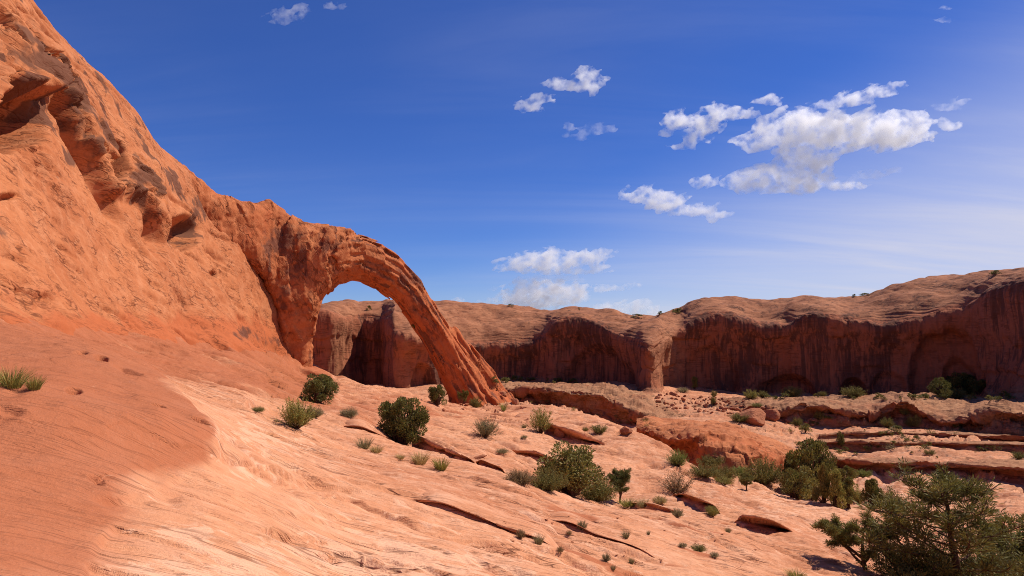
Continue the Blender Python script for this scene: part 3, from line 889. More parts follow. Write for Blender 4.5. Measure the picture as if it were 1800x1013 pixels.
# ------------------------------------------------------------------ lofted cliffs and ledges
def loft(name, cols, nu, rowpar, mat, disp_fn, attr_fn, label, cat='cliff'):
    """cols: list of (u, [(v, Y) per row]); the wall is passed through those rows and roughened"""
    us = np.array([c[0] for c in cols], float)
    A = np.array([[(v, Y) for v, Y in c[1]] for c in cols], float)         # col, row, 2
    uu = np.linspace(us[0], us[-1], nu)
    vY = pchip(us, A.reshape(len(us), -1), uu).reshape(nu, A.shape[1], 2)
    W = pix(np.repeat(uu[:, None], A.shape[1], 1), vY[..., 0], vY[..., 1])  # nu, rows, 3
    rows = np.arange(A.shape[1], dtype=float)
    tt = np.concatenate([np.linspace(i, i + 1, n, endpoint=False) for i, n in enumerate(rowpar)] + [[A.shape[1] - 1.0]])
    G_ = pchip(rows, np.moveaxis(W, 1, 0).reshape(len(rows), -1), tt).reshape(len(tt), nu, 3)
    G_ = np.moveaxis(G_, 0, 1)                                             # nu, nt, 3
    N_ = grid_normals(G_)
    mean = N_[:, : max(2, rowpar[0] + rowpar[1])].mean((0, 1))
    if mean[1] > 0:
        N_ = -N_
    TT = np.broadcast_to(tt[None], G_.shape[:2]); UU = np.broadcast_to(uu[:, None], G_.shape[:2])
    d = disp_fn(G_, N_, UU, TT)
    G2 = G_ + N_ * d[..., None]
    at = attr_fn(G_, N_, UU, TT)
    fs = grid_faces(*G2.shape[:2])
    a, b, c = (G2.reshape(-1, 3)[fs[len(fs) // 2][i]] for i in (0, 1, 2))
    if np.cross(b - a, c - a) @ N_.reshape(-1, 3)[fs[len(fs) // 2][0]] < 0:
        fs = fs[:, ::-1]
    o = mesh_from(name, G2.reshape(-1, 3), fs, mat, {k: np.broadcast_to(v, G2.shape[:2]) for k, v in at.items()})
    return tag(o, label, cat, None, 'structure')


#        u    base v, Y    lip v   skyline v
FAR = [(300,700,210,540,520),(480,700,208,548,530),(540,700,200,550,534),(566,700,199,548,536),(585,700,200,552,530),(610,700,205,556,527),(640,700,214,556,528),(668,700,212,556,528),(684,700,200,558,527),
 (694,700,190,578,527),(715,699,190,585,527),(745,697,192,590,527),(775,692,196,592,531),(800,688,201,592,533),(830,683,205,602,535),(860,674,207,605,536),(900,670,208,602,538),(935,672,207,602,542),(955,673,205,590,545),
 (968,675,199,564,545),(990,677,199,556,544),(1020,678,199,554,543),(1045,680,196,565,545),(1075,682,190,583,548),(1100,686,182,592,554),(1118,690,174,600,558),(1130,692,168,604,559),(1141,693,166,606,559),(1152,692,167,606,557),
 (1162,690,172,600,553),(1175,688,180,590,551),(1195,687,186,578,548),(1214,688,187,562,536),(1235,689,187,553,527),(1260,690,187,552,524),(1290,690,186,555,523),(1320,691,185,560,529),(1345,692,184,568,531),(1378,693,182,578,526),
 (1398,694,180,552,525),(1430,694,178,548,526),(1465,695,176,548,524),(1510,695,174,562,521),(1545,696,172,570,512),(1590,697,169,562,501),(1640,698,166,548,490),(1690,698,162,540,487),(1720,699,156,516,484),(1760,700,148,500,478),
 (1800,701,140,492,471),(1900,704,126,478,452),(2050,708,112,460,430),(2250,714,95,440,400)]
FA = np.array(FAR, float)
for c_ in (2, 3):
    keep = FA[:, c_].copy()
    sm = keep.copy(); sm[1:-1] = 0.25 * keep[:-2] + 0.5 * keep[1:-1] + 0.25 * keep[2:]
    wgt = np.where((FA[:, 0] > 1110) & (FA[:, 0] < 1200) | (FA[:, 0] < 760), 0.0, 1.0)
    FA[:, c_] = keep * (1 - wgt) + sm * wgt
cols = []
for (u, bv, bY, lv, sv) in FA:
    m = lambda f: bv + (lv - bv) * f
    sh = 0.45
    cols.append((u, [(bv + 10, bY - 7), (bv, bY), (m(0.12), bY + 2.5), (m(0.5), bY + 3.0), (m(0.88), bY + 0.8), (lv, bY + 2.2), (lv + (sv - lv) * 0.45, bY + 8), (sv + (lv - sv) * 0.06, bY + 24), (sv, bY + 32), (sv + 3, bY + 60), (620, bY + 130)]))


def far_disp(Gd, Nd, UU, TT):
    x, y, z = Gd[..., 0], Gd[..., 1], Gd[..., 2]
    wall = sstep(0.6, 1.6, TT) * sstep(5.2, 4.6, TT)
    top = sstep(4.6, 5.3, TT)
    hx = x * 0.8 + y * 0.6; hy = y * 0.8 - x * 0.6
    wb = fbm(x / 14, y / 14, z / 14, 3)
    wb2 = fbm(x / 4, y / 4, z / 4, 3)
    d = 1.5 * fbm(x / 13, y / 13, z / 26, 3)
    d = d + wall * (0.32 * ridged(hx / 4.5, hy / 4.5, z / 40, 4) + 0.35 * fbm(x / 1.6, y / 1.6, z / 9, 3))
    d = d + wall * 0.9 * terrace(z / 7.0 + 0.4 * wb + 0.12 * wb2, 0.12, 11.0) * sstep(-0.2, 0.5, wb)
    d = d + top * (0.38 * terrace((z - 0.03 * x) / 2.6 + 0.45 * wb + 0.08 * wb2, 0.18, 12.0) + 0.6 * fbm(x / 18, y / 18, z / 9, 3) + 0.16 * terrace(z / 0.8 + 0.8 * wb + 0.2 * wb2, 0.3, 13.0))
    # arched recesses at the foot of the wall
    for (cu, hw, hgt, dep) in [(1665,70,16,2.6),(1675,24,9,1.6),(1250,55,13,1.4),(1500,30,4.5,3.0),(1380,60,5,3.0),(745,24,8,3.0),(1050,70,13,2.0),(1560,40,6,1.5)]:
        h = z - pix(cu, 694, 1.0)[2] * y
        r = np.sqrt(((UU - cu) / hw) ** 2 + (np.maximum(h + 2, 0) / (hgt + 2)) ** 2) + 0.12 * wb + 0.05 * wb2
        d = d - dep * sstep(1.06, 0.80, r) * (TT < 5.2)
    return d * sstep(0.0, 0.6, TT) * sstep(10, 8.6, TT)


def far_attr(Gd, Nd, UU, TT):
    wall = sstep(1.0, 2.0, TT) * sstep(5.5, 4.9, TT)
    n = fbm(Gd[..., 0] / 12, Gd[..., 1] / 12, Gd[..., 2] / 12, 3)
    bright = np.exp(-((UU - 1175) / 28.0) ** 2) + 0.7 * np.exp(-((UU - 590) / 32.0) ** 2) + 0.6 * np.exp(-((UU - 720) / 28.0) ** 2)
    return {'varnish_shade': 0.36 * (1 - wall) * sstep(780, 1000, UU) + wall * np.clip(0.57 + 0.25 * n - 0.7 * bright - 0.5 * np.exp(-((UU - 1670) / 55.0) ** 2), 0, 1), 'red': wall * np.clip(0.75 + 0.3 * n - 0.6 * bright, 0, 1) + 0.1, 'pale': 0.05 * (1 - wall) + 0.1 * n}


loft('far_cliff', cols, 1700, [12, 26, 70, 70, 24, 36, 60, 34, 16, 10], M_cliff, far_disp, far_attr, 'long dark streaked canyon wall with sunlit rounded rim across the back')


def simple_ledge(name, tab, nu, label, over=0.8, amp=0.5, lay=1.2, redness=0.2, mat=None):
    """tab: (u, base v, base Y, lip v, crest v, crest Y, back v, back Y)"""
    cs = []
    for (u, bv, bY, lv, cv, cY, kv, kY, *rc) in tab:
        if rc:
            rc = rc[0]
            cs.append((u, [(bv + 42, bY - 0.6), (bv, bY), (bv + (lv - bv) * 0.5, bY + 0.25 * rc), (lv + (bv - lv) * 0.08, bY + 0.9 * rc), (lv, bY + rc), (lv + (cv - lv) * 0.6, bY + rc + (cY - bY - rc) * 0.35), (cv, cY), (kv, kY)]))
            continue
        cs.append((u, [(bv + 42, bY - 0.6), (bv, bY), (bv + (lv - bv) * 0.5, bY + over), (lv + (bv - lv) * 0.08, bY - 0.15), (lv, bY + 0.1), (lv + (cv - lv) * 0.6, bY + (cY - bY) * 0.35), (cv, cY), (kv, kY)]))

    def dfn(Gd, Nd, UU, TT):
        x, y, z = Gd[..., 0], Gd[..., 1], Gd[..., 2]
        wb = fbm(x / 6, y / 6, z / 6, 3); wb2 = fbm(x / 1.8, y / 1.8, z / 1.8, 3)
        d = amp * (1.5 * fbm(x / 7, y / 7, z / 5, 4) + 0.8 * lay * terrace(z / 1.5 + 0.7 * wb + 0.2 * wb2, 0.2, 21.0) + 0.35 * lay * terrace(z / 0.5 + wb + 0.4 * wb2, 0.2, 22.0) + 0.35 * ridged(x / 2.5, y / 2.5, z / 5, 3) + sstep(4.4, 3.4, TT) * (0.9 * blocks(x / 3.2, y / 3.2, z / 1.7, 0.8, 4) + 0.3 * blocks(x / 1.1, y / 1.1, z / 0.7, 0.9, 7)) + 0.22 * blocks(x / 5.0, y / 3.0, z / 1.2, 0.8, 14))
        return d * sstep(0, 0.7, TT) * sstep(7, 6.3, TT)

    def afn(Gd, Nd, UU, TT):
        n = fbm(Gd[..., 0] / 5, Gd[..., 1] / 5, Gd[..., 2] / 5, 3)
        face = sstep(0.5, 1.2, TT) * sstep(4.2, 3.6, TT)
        return {'red': redness + 0.3 * face + 0.35 * n, 'pale': 0.3 + 0 * n, 'varnish_shade': np.clip(0.25 * face + 0.15 * n, 0, 1)}  # ledge faces and hollows coloured redder and darker to deepen their shade
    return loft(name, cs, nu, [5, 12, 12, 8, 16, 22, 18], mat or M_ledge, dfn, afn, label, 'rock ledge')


# middle ledge below the cliff, left of the pale column
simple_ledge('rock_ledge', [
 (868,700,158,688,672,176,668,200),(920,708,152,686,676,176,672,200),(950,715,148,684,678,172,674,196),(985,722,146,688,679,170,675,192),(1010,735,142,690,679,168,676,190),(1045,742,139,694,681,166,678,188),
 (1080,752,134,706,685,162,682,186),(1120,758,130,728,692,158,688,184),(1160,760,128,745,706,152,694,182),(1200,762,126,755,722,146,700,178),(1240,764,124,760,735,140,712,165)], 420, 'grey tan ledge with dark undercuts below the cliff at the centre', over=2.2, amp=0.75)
# long domed ledge on the right, in three swells
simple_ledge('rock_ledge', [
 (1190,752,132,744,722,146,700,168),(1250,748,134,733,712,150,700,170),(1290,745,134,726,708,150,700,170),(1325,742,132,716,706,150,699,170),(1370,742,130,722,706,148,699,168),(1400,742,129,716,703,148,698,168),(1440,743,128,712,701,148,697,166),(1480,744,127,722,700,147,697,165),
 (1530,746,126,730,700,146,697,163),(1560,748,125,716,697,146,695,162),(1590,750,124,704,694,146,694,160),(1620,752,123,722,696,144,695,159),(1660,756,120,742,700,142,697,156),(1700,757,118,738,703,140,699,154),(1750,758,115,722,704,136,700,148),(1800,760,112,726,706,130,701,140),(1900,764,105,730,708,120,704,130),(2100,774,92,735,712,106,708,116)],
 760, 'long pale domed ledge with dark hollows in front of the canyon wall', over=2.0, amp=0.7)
# low bench with a dark riser
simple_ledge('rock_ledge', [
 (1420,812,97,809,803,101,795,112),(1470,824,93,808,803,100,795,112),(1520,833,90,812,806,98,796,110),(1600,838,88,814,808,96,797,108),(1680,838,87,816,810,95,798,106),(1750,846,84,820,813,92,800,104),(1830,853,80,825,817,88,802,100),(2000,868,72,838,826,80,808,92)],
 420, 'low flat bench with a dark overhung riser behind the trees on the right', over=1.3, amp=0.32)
# overhung slabs on the near slope, each with a shaded hollow under its lip
def slab(name, pts, label, over=0.7, amp=0.10, back=3.0, redness=-0.05):
    """pts: (u, lip v, base v); the slab lies on the slope and dips back into it"""
    tab = []
    n_ = len(pts)
    for i_, (u, lv, bv) in enumerate(pts):
        end = i_ in (0, n_ - 1)                     # both ends dive under the rock
        g = on_ground(u, bv); bY = g[1]
        if end:
            dv = F * (0.10 + 0.04 * back) / bY
            x1 = (u - 900) / F * (bY + back * 0.4); x2 = (u - 900) / F * (bY + back)
            zz = field(np.array([x1, x2]), np.array([bY + back * 0.4, bY + back])) - 0.12 - 0.08 * back
            q1 = unpix(np.array([[x1, bY + back * 0.4, zz[0]], [x2, bY + back, zz[1]]]))[1]
            tab.append((u, bv + dv + 2, bY, bv + dv, q1[0], bY + back * 0.4, q1[1], bY + back))
            continue
        x2 = (u - 900) / F * (bY + back); zb = field(np.array([x2]), np.array([bY + back]))[0] - 0.5
        kv = unpix(np.array([[x2, bY + back, zb]]))[1][0]
        x1 = (u - 900) / F * (bY + back * 0.4); zc_ = field(np.array([x1]), np.array([bY + back * 0.4]))[0]
        hl = max(0.0, pix(u, lv, bY)[2] - field(np.array([g[0]]), np.array([bY]))[0])
        cv = unpix(np.array([[x1, bY + back * 0.4, zc_ + 0.7 * hl]]))[1][0]
        tab.append((u, bv, bY, lv, cv, bY + back * 0.4, kv, bY + back))
    return simple_ledge(name, tab, 260, label, over=over, amp=amp, lay=0.8, redness=redness, mat=M_ground)


slab('rock_slab', [(1292,906,909),(1308,906,926),(1330,906,938),(1355,912,941),(1378,924,942),(1395,936,942),(1408,942,944)], 'slab of slickrock overhanging a deep shaded hollow near the pines', 1.6, 0.08)
slab('rock_slab', [(1178,867,869),(1195,868,876),(1215,871,884),(1238,880,891),(1256,889,893),(1266,894,895)], 'thin lip of slickrock over a narrow shaded hollow below the twiggy shrub', 0.9, 0.06)
slab('rock_slab', [(952,745,748),(965,746,764),(985,750,772),(1010,757,780),(1035,768,782),(1055,776,783),(1070,782,784)], 'rounded slab with a red broken overhang right of the arch', 1.8, 0.22, 4.5)
slab('rock_slab', [(722,764,767),(738,768,782),(760,778,792),(785,789,800),(805,797,806),(828,807,813),(842,813,815)], 'cracked slab edge below the two lobed juniper', 0.6, 0.10)
slab('rock_slab', [(832,806,808),(845,808,817),(862,814,823),(880,822,827),(892,828,829)], 'small tilted slab below the cracked slab edge', 0.5, 0.06)
slab('rock_slab', [(700,858,859),(760,881,884),(830,903,907),(890,928,931),(950,948,951),(1005,969,970)], 'low straight ledge across the middle of the slab', 0.10, 0.02, 4.0)
slab('rock_slab', [(930,896,897),(985,915,919),(1050,939,943),(1120,962,966),(1190,988,989)], 'low straight ledge on the lower right of the slab', 0.18, 0.02, 4.5)
slab('rock_slab', [(1090,874,875),(1130,884,890),(1180,896,901),(1230,906,907)], 'thin ledge beside the gnarled juniper', 0.25, 0.03, 4.0)
slab('rock_slab', [(590,738,739),(625,748,755),(665,762,768),(700,771,772)], 'thin ledge left of the two lobed juniper', 0.3, 0.04, 5.0)
slab('rock_slab', [(900,784,785),(935,794,800),(980,812,818),(1020,825,826)], 'thin ledge above the open branched tree', 0.4, 0.05, 5.0)
# thin shelves on the flat between
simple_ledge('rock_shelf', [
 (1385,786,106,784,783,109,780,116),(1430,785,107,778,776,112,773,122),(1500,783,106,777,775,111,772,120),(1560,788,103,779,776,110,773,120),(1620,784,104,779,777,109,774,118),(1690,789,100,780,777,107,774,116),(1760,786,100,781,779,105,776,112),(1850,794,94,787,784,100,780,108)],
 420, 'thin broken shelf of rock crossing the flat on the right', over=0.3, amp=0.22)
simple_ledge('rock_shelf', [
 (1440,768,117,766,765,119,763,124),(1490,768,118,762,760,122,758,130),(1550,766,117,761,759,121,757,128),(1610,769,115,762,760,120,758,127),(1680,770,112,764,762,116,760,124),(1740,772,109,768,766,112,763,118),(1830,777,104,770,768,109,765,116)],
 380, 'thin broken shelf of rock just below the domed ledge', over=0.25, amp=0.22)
# orange hump beyond the slope
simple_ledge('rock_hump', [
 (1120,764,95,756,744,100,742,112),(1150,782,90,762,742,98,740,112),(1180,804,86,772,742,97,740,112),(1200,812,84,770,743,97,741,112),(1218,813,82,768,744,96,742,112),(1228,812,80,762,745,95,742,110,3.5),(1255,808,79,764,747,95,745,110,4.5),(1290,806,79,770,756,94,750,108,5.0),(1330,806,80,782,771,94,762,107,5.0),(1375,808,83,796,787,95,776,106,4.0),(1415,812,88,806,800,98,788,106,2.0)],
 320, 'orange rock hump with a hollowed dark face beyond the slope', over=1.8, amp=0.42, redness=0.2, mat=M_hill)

# ------------------------------------------------------------------ standing things on the rock
bpy.context.view_layer.update()
DG = bpy.context.evaluated_depsgraph_get()


def drop(u, v):
    """where the sight line through a photo pixel meets the rock"""
    d = Vector(pix(u, v, 1.0)).normalized()
    ok, loc, nor, *_ = SC.ray_cast(DG, Vector((0, 0, 0)), d)
    return loc if ok else None


class Geo:
    def __init__(s):
        s.V = []; s.Fq = []; s.S = []; s.n = 0

    def add(s, V, Fq, shade):
        s.V.append(V); s.Fq.append(Fq + s.n); s.S.append(np.broadcast_to(shade, (len(V),))); s.n += len(V)

    def tube(s, pts, rad, n=6, shade=0.5):
        pts = np.asarray(pts, float); m = len(pts)
        T = np.gradient(pts, axis=0); T /= np.linalg.norm(T, axis=1)[:, None] + 1e-9
        ref = np.array([0.31, 0.9, 0.2]); A = np.cross(T, ref); A /= np.linalg.norm(A, axis=1)[:, None] + 1e-9
        B = np.cross(T, A)
        th = np.linspace(0, 2 * math.pi, n, endpoint=False)
        V = pts[:, None] + np.asarray(rad)[:, None, None] * (np.cos(th)[None, :, None] * A[:, None] + np.sin(th)[None, :, None] * B[:, None])
        i = np.arange(m - 1)[:, None] * n + np.arange(n)[None]; j = np.arange(m - 1)[:, None] * n + (np.arange(n)[None] + 1) % n
        s.add(V.reshape(-1, 3), np.stack([i, j, j + n, i + n], -1).reshape(-1, 4), shade)

    def leaves(s, c, d, size, aspect, rng, shade=None):
        """little pointed blades at c along d"""
        c = np.asarray(c); d = d / (np.linalg.norm(d, axis=1)[:, None] + 1e-9); n = len(c)
        r = rng.normal(size=(n, 3)); p = np.cross(d, r); p /= np.linalg.norm(p, axis=1)[:, None] + 1e-9
        sz = (size * rng.uniform(0.6, 1.3, n))[:, None]
        V = np.stack([c, c + d * sz * 0.5 + p * sz * aspect * 0.5, c + d * sz, c + d * sz * 0.5 - p * sz * aspect * 0.5], 1)
        sh = rng.uniform(0, 1, n) if shade is None else shade
        s.add(V.reshape(-1, 3), np.arange(4 * n).reshape(-1, 4), np.repeat(sh, 4))

    def mesh(s, name, mat):
        return mesh_from(name, np.concatenate(s.V), np.concatenate(s.Fq), mat, {'shade': np.concatenate(s.S)}, smooth=True, keep=None)


def leaf_mat(name, a, b, trans=0.25):
    m = bpy.data.materials.new(name); m.use_nodes = True
    t = NT(m.node_tree)
    f = t.n('ShaderNodeAttribute', attribute_name='shade').outputs['Fac']
    col = t.mix(f, a, b)
    d = t.n('ShaderNodeBsdfPrincipled', {'Base Color': col, 'Roughness': 0.65, 'Specular IOR Level': 0.25})
    tr = t.n('ShaderNodeBsdfTranslucent', {'Color': col})
    mx = t.n('ShaderNodeMixShader', {0: trans, 1: d.outputs[0], 2: tr.outputs[0]})
    t.n('ShaderNodeOutputMaterial', {0: mx.outputs[0]})
    return m


def bark_mat(name, a, b):
    m = bpy.data.materials.new(name); m.use_nodes = True
    t = NT(m.node_tree)
    pos = t.n('ShaderNodeTexCoord').outputs['Object']
    f = t.noise(t.scl(pos, 30, 30, 6), 1.0, 5, 0.6)
    bp = t.n('ShaderNodeBump', {'Height': f, 'Strength': 0.6, 'Distance': 0.02})
    d = t.n('ShaderNodeBsdfPrincipled', {'Base Color': t.mix(f, a, b), 'Roughness': 0.9, 'Specular IOR Level': 0.1, 'Normal': bp.outputs[0]})
    t.n('ShaderNodeOutputMaterial', {0: d.outputs[0]})
    return m


LM = {
 'dark': leaf_mat('dark_juniper_leaf', (0.068, 0.067, 0.017), (0.220, 0.194, 0.047)),
 'pine': leaf_mat('pine_needle', (0.073, 0.070, 0.017), (0.244, 0.206, 0.048)),
 'olive': leaf_mat('olive_leaf', (0.110, 0.096, 0.023), (0.281, 0.234, 0.058)),
 'yellow': leaf_mat('yellow_green_leaf', (0.183, 0.168, 0.036), (0.403, 0.342, 0.084)),
 'grey': leaf_mat('grey_green_leaf', (0.159, 0.130, 0.058), (0.354, 0.282, 0.131)),
 'bright': leaf_mat('bright_green_leaf', (0.134, 0.168, 0.032), (0.317, 0.330, 0.079)),
 'straw': leaf_mat('dry_grass_blade', (0.329, 0.234, 0.084), (0.573, 0.432, 0.179)),
 'brown': leaf_mat('brown_twig_leaf', (0.159, 0.102, 0.044), (0.329, 0.216, 0.095)),
}
BARK = bark_mat('red_brown_bark', (0.050, 0.026, 0.017), (0.150, 0.075, 0.045))


def limb(rng, p, d, L, r0, r1, n=7, wig=0.25, lift=0.0):
    pts = [np.array(p, float)]; d = np.array(d, float); d /= np.linalg.norm(d)
    for i in range(n):
        d = d + rng.normal(size=3) * wig / n ** 0.5 * 0.7 + np.array([0, 0, lift / n]); d /= np.linalg.norm(d)
        pts.append(pts[-1] + d * L / n)
    return np.array(pts), np.linspace(r0, r1, n + 1), d


def finish(T, Cr):
    """scale a plant to unit width and height, foot at the origin"""
    V = np.concatenate([v for g in (T, Cr) for v in g.V])
    w_ = max(np.percentile(np.abs(V[:, 0]), 99), np.percentile(np.abs(V[:, 1]), 99)); h = np.percentile(V[:, 2], 99.7)
    k = np.array([0.5 / w_, 0.5 / w_, 1.0 / h])
    for g in (T, Cr):
        g.V = [v * k for v in g.V]


def juniper(seed, shape='round', n=30, per=330, size=0.05, splay=0.6):
    """dense evergreen: lumps of scale-leaf sprays on short limbs"""
    rng = np.random.RandomState(seed); T = Geo(); K = Geo()
    for k in range(n):
        h = rng.uniform(0.10, 1.0)
        if shape == 'cone':
            R_ = 0.42 * (1.08 - h) ** 0.75 + 0.04
        elif shape == 'twin':
            R_ = 0.40 * math.sqrt(max(0.05, 1 - ((h - 0.4) / 0.66) ** 2))
        else:
            R_ = 0.44 * math.sqrt(max(0.05, 1 - ((h - 0.45) / 0.60) ** 2))
        a = rng.uniform(0, 2 * math.pi); q = R_ * rng.uniform(0.45, 1.0)
        c = np.array([math.cos(a) * q, math.sin(a) * q, h * 0.92])
        if shape == 'twin':
            c[0] += 0.17 if k % 2 else -0.17; c[0] *= 0.9
        base = np.array([rng.normal() * 0.03 + (c[0] * 0.3), rng.normal() * 0.03, 0.0])
        P_, r_, _ = limb(rng, base, c - base + np.array([0, 0, 0.1]), np.linalg.norm(c - base) * 0.95, 0.026, 0.006, 6, 0.18)
        T.tube(P_, r_, 5)
        lr = rng.uniform(0.10, 0.17) * (0.75 if h > 0.8 else 1)
        o = rng.normal(size=(per, 3)); o /= np.linalg.norm(o, axis=1)[:, None]
        rad = lr * rng.uniform(0.35, 1.05, per) ** 0.5
        o2 = o * np.array([1, 1, 1.15])
        dd = o2 * splay + np.array([0, 0, 0.7]) + rng.normal(size=(per, 3)) * 0.35
        K.leaves(c + o2 * rad[:, None], dd, size, 0.42, rng, np.clip(rng.uniform(0, 1) * 0.5 + rng.uniform(0, 0.6, per), 0, 1))
    T.tube([[0, 0, -0.12], [0.01, 0, 0.1], [0, 0.01, 0.3]], [0.06, 0.045, 0.03], 7)
    finish(T, K)
    return T, K


def bush(seed, stems=90, leaf=0.055, per=95, up=0.9, spread=1.0, aspect=0.35, bare=0.3, qmin=0.05):
    """twiggy shrub: many thin stems fanning from the foot"""
    rng = np.random.RandomState(seed); T = Geo(); K = Geo()
    for k in range(stems):
        a = rng.uniform(0, 2 * math.pi); q = rng.uniform(qmin, 1.0) ** 0.7 * spread
        d = np.array([math.cos(a) * q, math.sin(a) * q, up * rng.uniform(0.5, 1.1)])
        P_, r_, e = limb(rng, [math.cos(a) * q * 0.10, math.sin(a) * q * 0.10, -0.03], d, rng.uniform(0.62, 0.98), 0.010, 0.002, 6, 0.34, 0.10)
        T.tube(P_, r_, 4)
        tt = rng.uniform(bare, 1.0, per) * (len(P_) - 1.001); i = tt.astype(int); f = (tt - i)[:, None]
        c = P_[i] * (1 - f) + P_[i + 1] * f + rng.normal(size=(per, 3)) * 0.035
        K.leaves(c, rng.normal(size=(per, 3)) + e * 1.2, leaf, aspect, rng, np.clip(rng.uniform(0, 0.5) + rng.uniform(0, 0.6, per), 0, 1))
    finish(T, K)
    return T, K


def tuft(seed, blades=260, lean=0.75, wide=0.35):
    """grass clump of arching blades"""
    rng = np.random.RandomState(seed); T = Geo(); K = Geo()
    for k in range(blades):
        a = rng.uniform(0, 2 * math.pi); q = rng.uniform(0, 1) ** 0.5
        p = np.array([math.cos(a) * q * wide, math.sin(a) * q * wide, -0.02])
        d = np.array([math.cos(a) * q * lean, math.sin(a) * q * lean, 1.0]) + rng.normal(size=3) * 0.16
        L = rng.uniform(0.5, 1.0); b = np.cross(d, rng.normal(size=3)); b = b / np.linalg.norm(b) * 0.012
        d /= np.linalg.norm(d); dr = np.array([d[0] * 0.5, d[1] * 0.5, -0.15])
        m_ = p + d * L * 0.55; e = p + d * L + dr * L * 0.5
        V = np.array([p - b, p + b, m_ + b * 0.8, m_ - b * 0.8, e + b * 0.15, e - b * 0.15])
        K.add(V, np.array([[0, 1, 2, 3], [3, 2, 4, 5]]), rng.uniform(0, 1))
    finish(K, Geo())
    return None, K


def pinyon(seed, lean=0.1, limbs=17, tip=10, needles=26, start=0.22, flat=0.55, size=0.055, trunk=0.032, fork=0):
    """open crowned pine: a bent trunk, wandering limbs, needle tufts at the twig ends"""
    rng = np.random.RandomState(seed); T = Geo(); K = Geo(); L_ = Geo()
    tr, rr_, _ = limb(rng, [0, 0, -0.08], [lean, 0.03, 1], 1.02, trunk, 0.010, 12, 0.36, 0.25)
    T.tube(tr, rr_, 9)
    stems = [(tr, rr_)]
    for f in range(fork):
        q, r2, _ = limb(rng, tr[2 + f], [(-1) ** f * 0.8 + rng.normal() * 0.2, rng.normal() * 0.4, 0.8], 0.75, trunk * 0.7, 0.008, 9, 0.35, 0.2)
        T.tube(q, r2, 7); stems.append((q, r2))
    tips = []
    for k in range(limbs):
        P0, R0 = stems[k % len(stems)] if fork else stems[0]
        h = start + (1 - start) * (k + rng.uniform(0, 0.8)) / limbs
        x = min(h * (len(P0) - 1), len(P0) - 1.01); i = int(x); p = P0[i] + (x - i) * (P0[i + 1] - P0[i])
        a = k * 2.4 + rng.uniform(-0.5, 0.5)
        ln = (0.46 * (1 - h) ** 0.38 + 0.14) * rng.uniform(0.55, 1.25)
        q, r2, e = limb(rng, p, [math.cos(a), math.sin(a), 0.15 + 0.5 * h], ln, 0.014 * (1.15 - h), 0.004, 8, 0.40, 0.35)
        T.tube(q, r2, 6)
        for j in range(tip):
            m_ = rng.uniform(0.30, 1.0) * (len(q) - 1.01); i = int(m_); p2 = q[i] + (m_ - i) * (q[i + 1] - q[i])
            d2 = e * 0.7 + rng.normal(size=3) * np.array([0.7, 0.7, 0.35]) + np.array([0, 0, 0.35])
            q3, r3, e3 = limb(rng, p2, d2, rng.uniform(0.06, 0.17), 0.004, 0.0018, 4, 0.4, 0.3)
            T.tube(q3, r3, 4)
            tips += [(q3[-1], e3), (q3[2], e3), (q3[3], e3)]
    for p, e in tips:
        n = needles
        o = rng.normal(size=(n, 3)) * np.array([1, 1, flat])
        K.leaves(p + o * 0.020, o + e * 0.8 + np.array([0, 0, 0.5]), size, 0.16, rng, np.clip(rng.uniform(0, 0.5) + rng.uniform(0, 0.55, n), 0, 1))
    finish(T, K)
    return T, K


PROTO = {}


def proto(kind, var, tint):
    key = (kind, var, tint)
    if key not in PROTO:
        sd_ = 100 + var * 17
        T, K = {'juniper': lambda: juniper(sd_), 'cone': lambda: juniper(sd_, 'cone', 30), 'twin': lambda: juniper(sd_, 'twin', 44, 330), 'column': lambda: juniper(sd_, 'cone', 20, 300, 0.06, 0.25),
                'bush': lambda: bush(sd_), 'open': lambda: bush(sd_, 56, 0.055, 70, 0.9, 0.8, 0.4, 0.35), 'mound': lambda: bush(sd_, 130, 0.055, 90, 0.55, 1.0), 'twig': lambda: bush(sd_, 70, 0.05, 36, 0.9, 0.9, 0.35, 0.3),
                'tuft': lambda: tuft(sd_), 'yucca': lambda: tuft(sd_, 90, 0.9, 0.15), 'pinyon': lambda: pinyon(sd_, 0.10, 30, 10, 22, 0.10, 0.7, 0.046, 0.032), 'gnarl': lambda: pinyon(sd_, 0.25, 24, 11, 34, 0.35, 0.8, 0.06, 0.05, 3),
                'spread': lambda: juniper(sd_, 'round', 50, 190, 0.05, 0.9),
                'speck': lambda: juniper(sd_, 'round', 12, 60, 0.13), 'speckbush': lambda: bush(sd_, 30, 0.12, 10, 0.6, 1.0, 0.5)}[kind]()
        PROTO[key] = (T.mesh('trunk', BARK) if T else None, K.mesh('crown', LM[tint]))
    return PROTO[key]


REQ = []


def plant(kind, var, tint, u, v, w_, h, name, label, cat, group=None, yaw=None):
    REQ.append((kind, var, tint, u, v, w_, h, name, label, cat, group, yaw))


exec_plants = True
J, S, B_, GR = 'juniper', 'shrub', 'bush', 'grass'
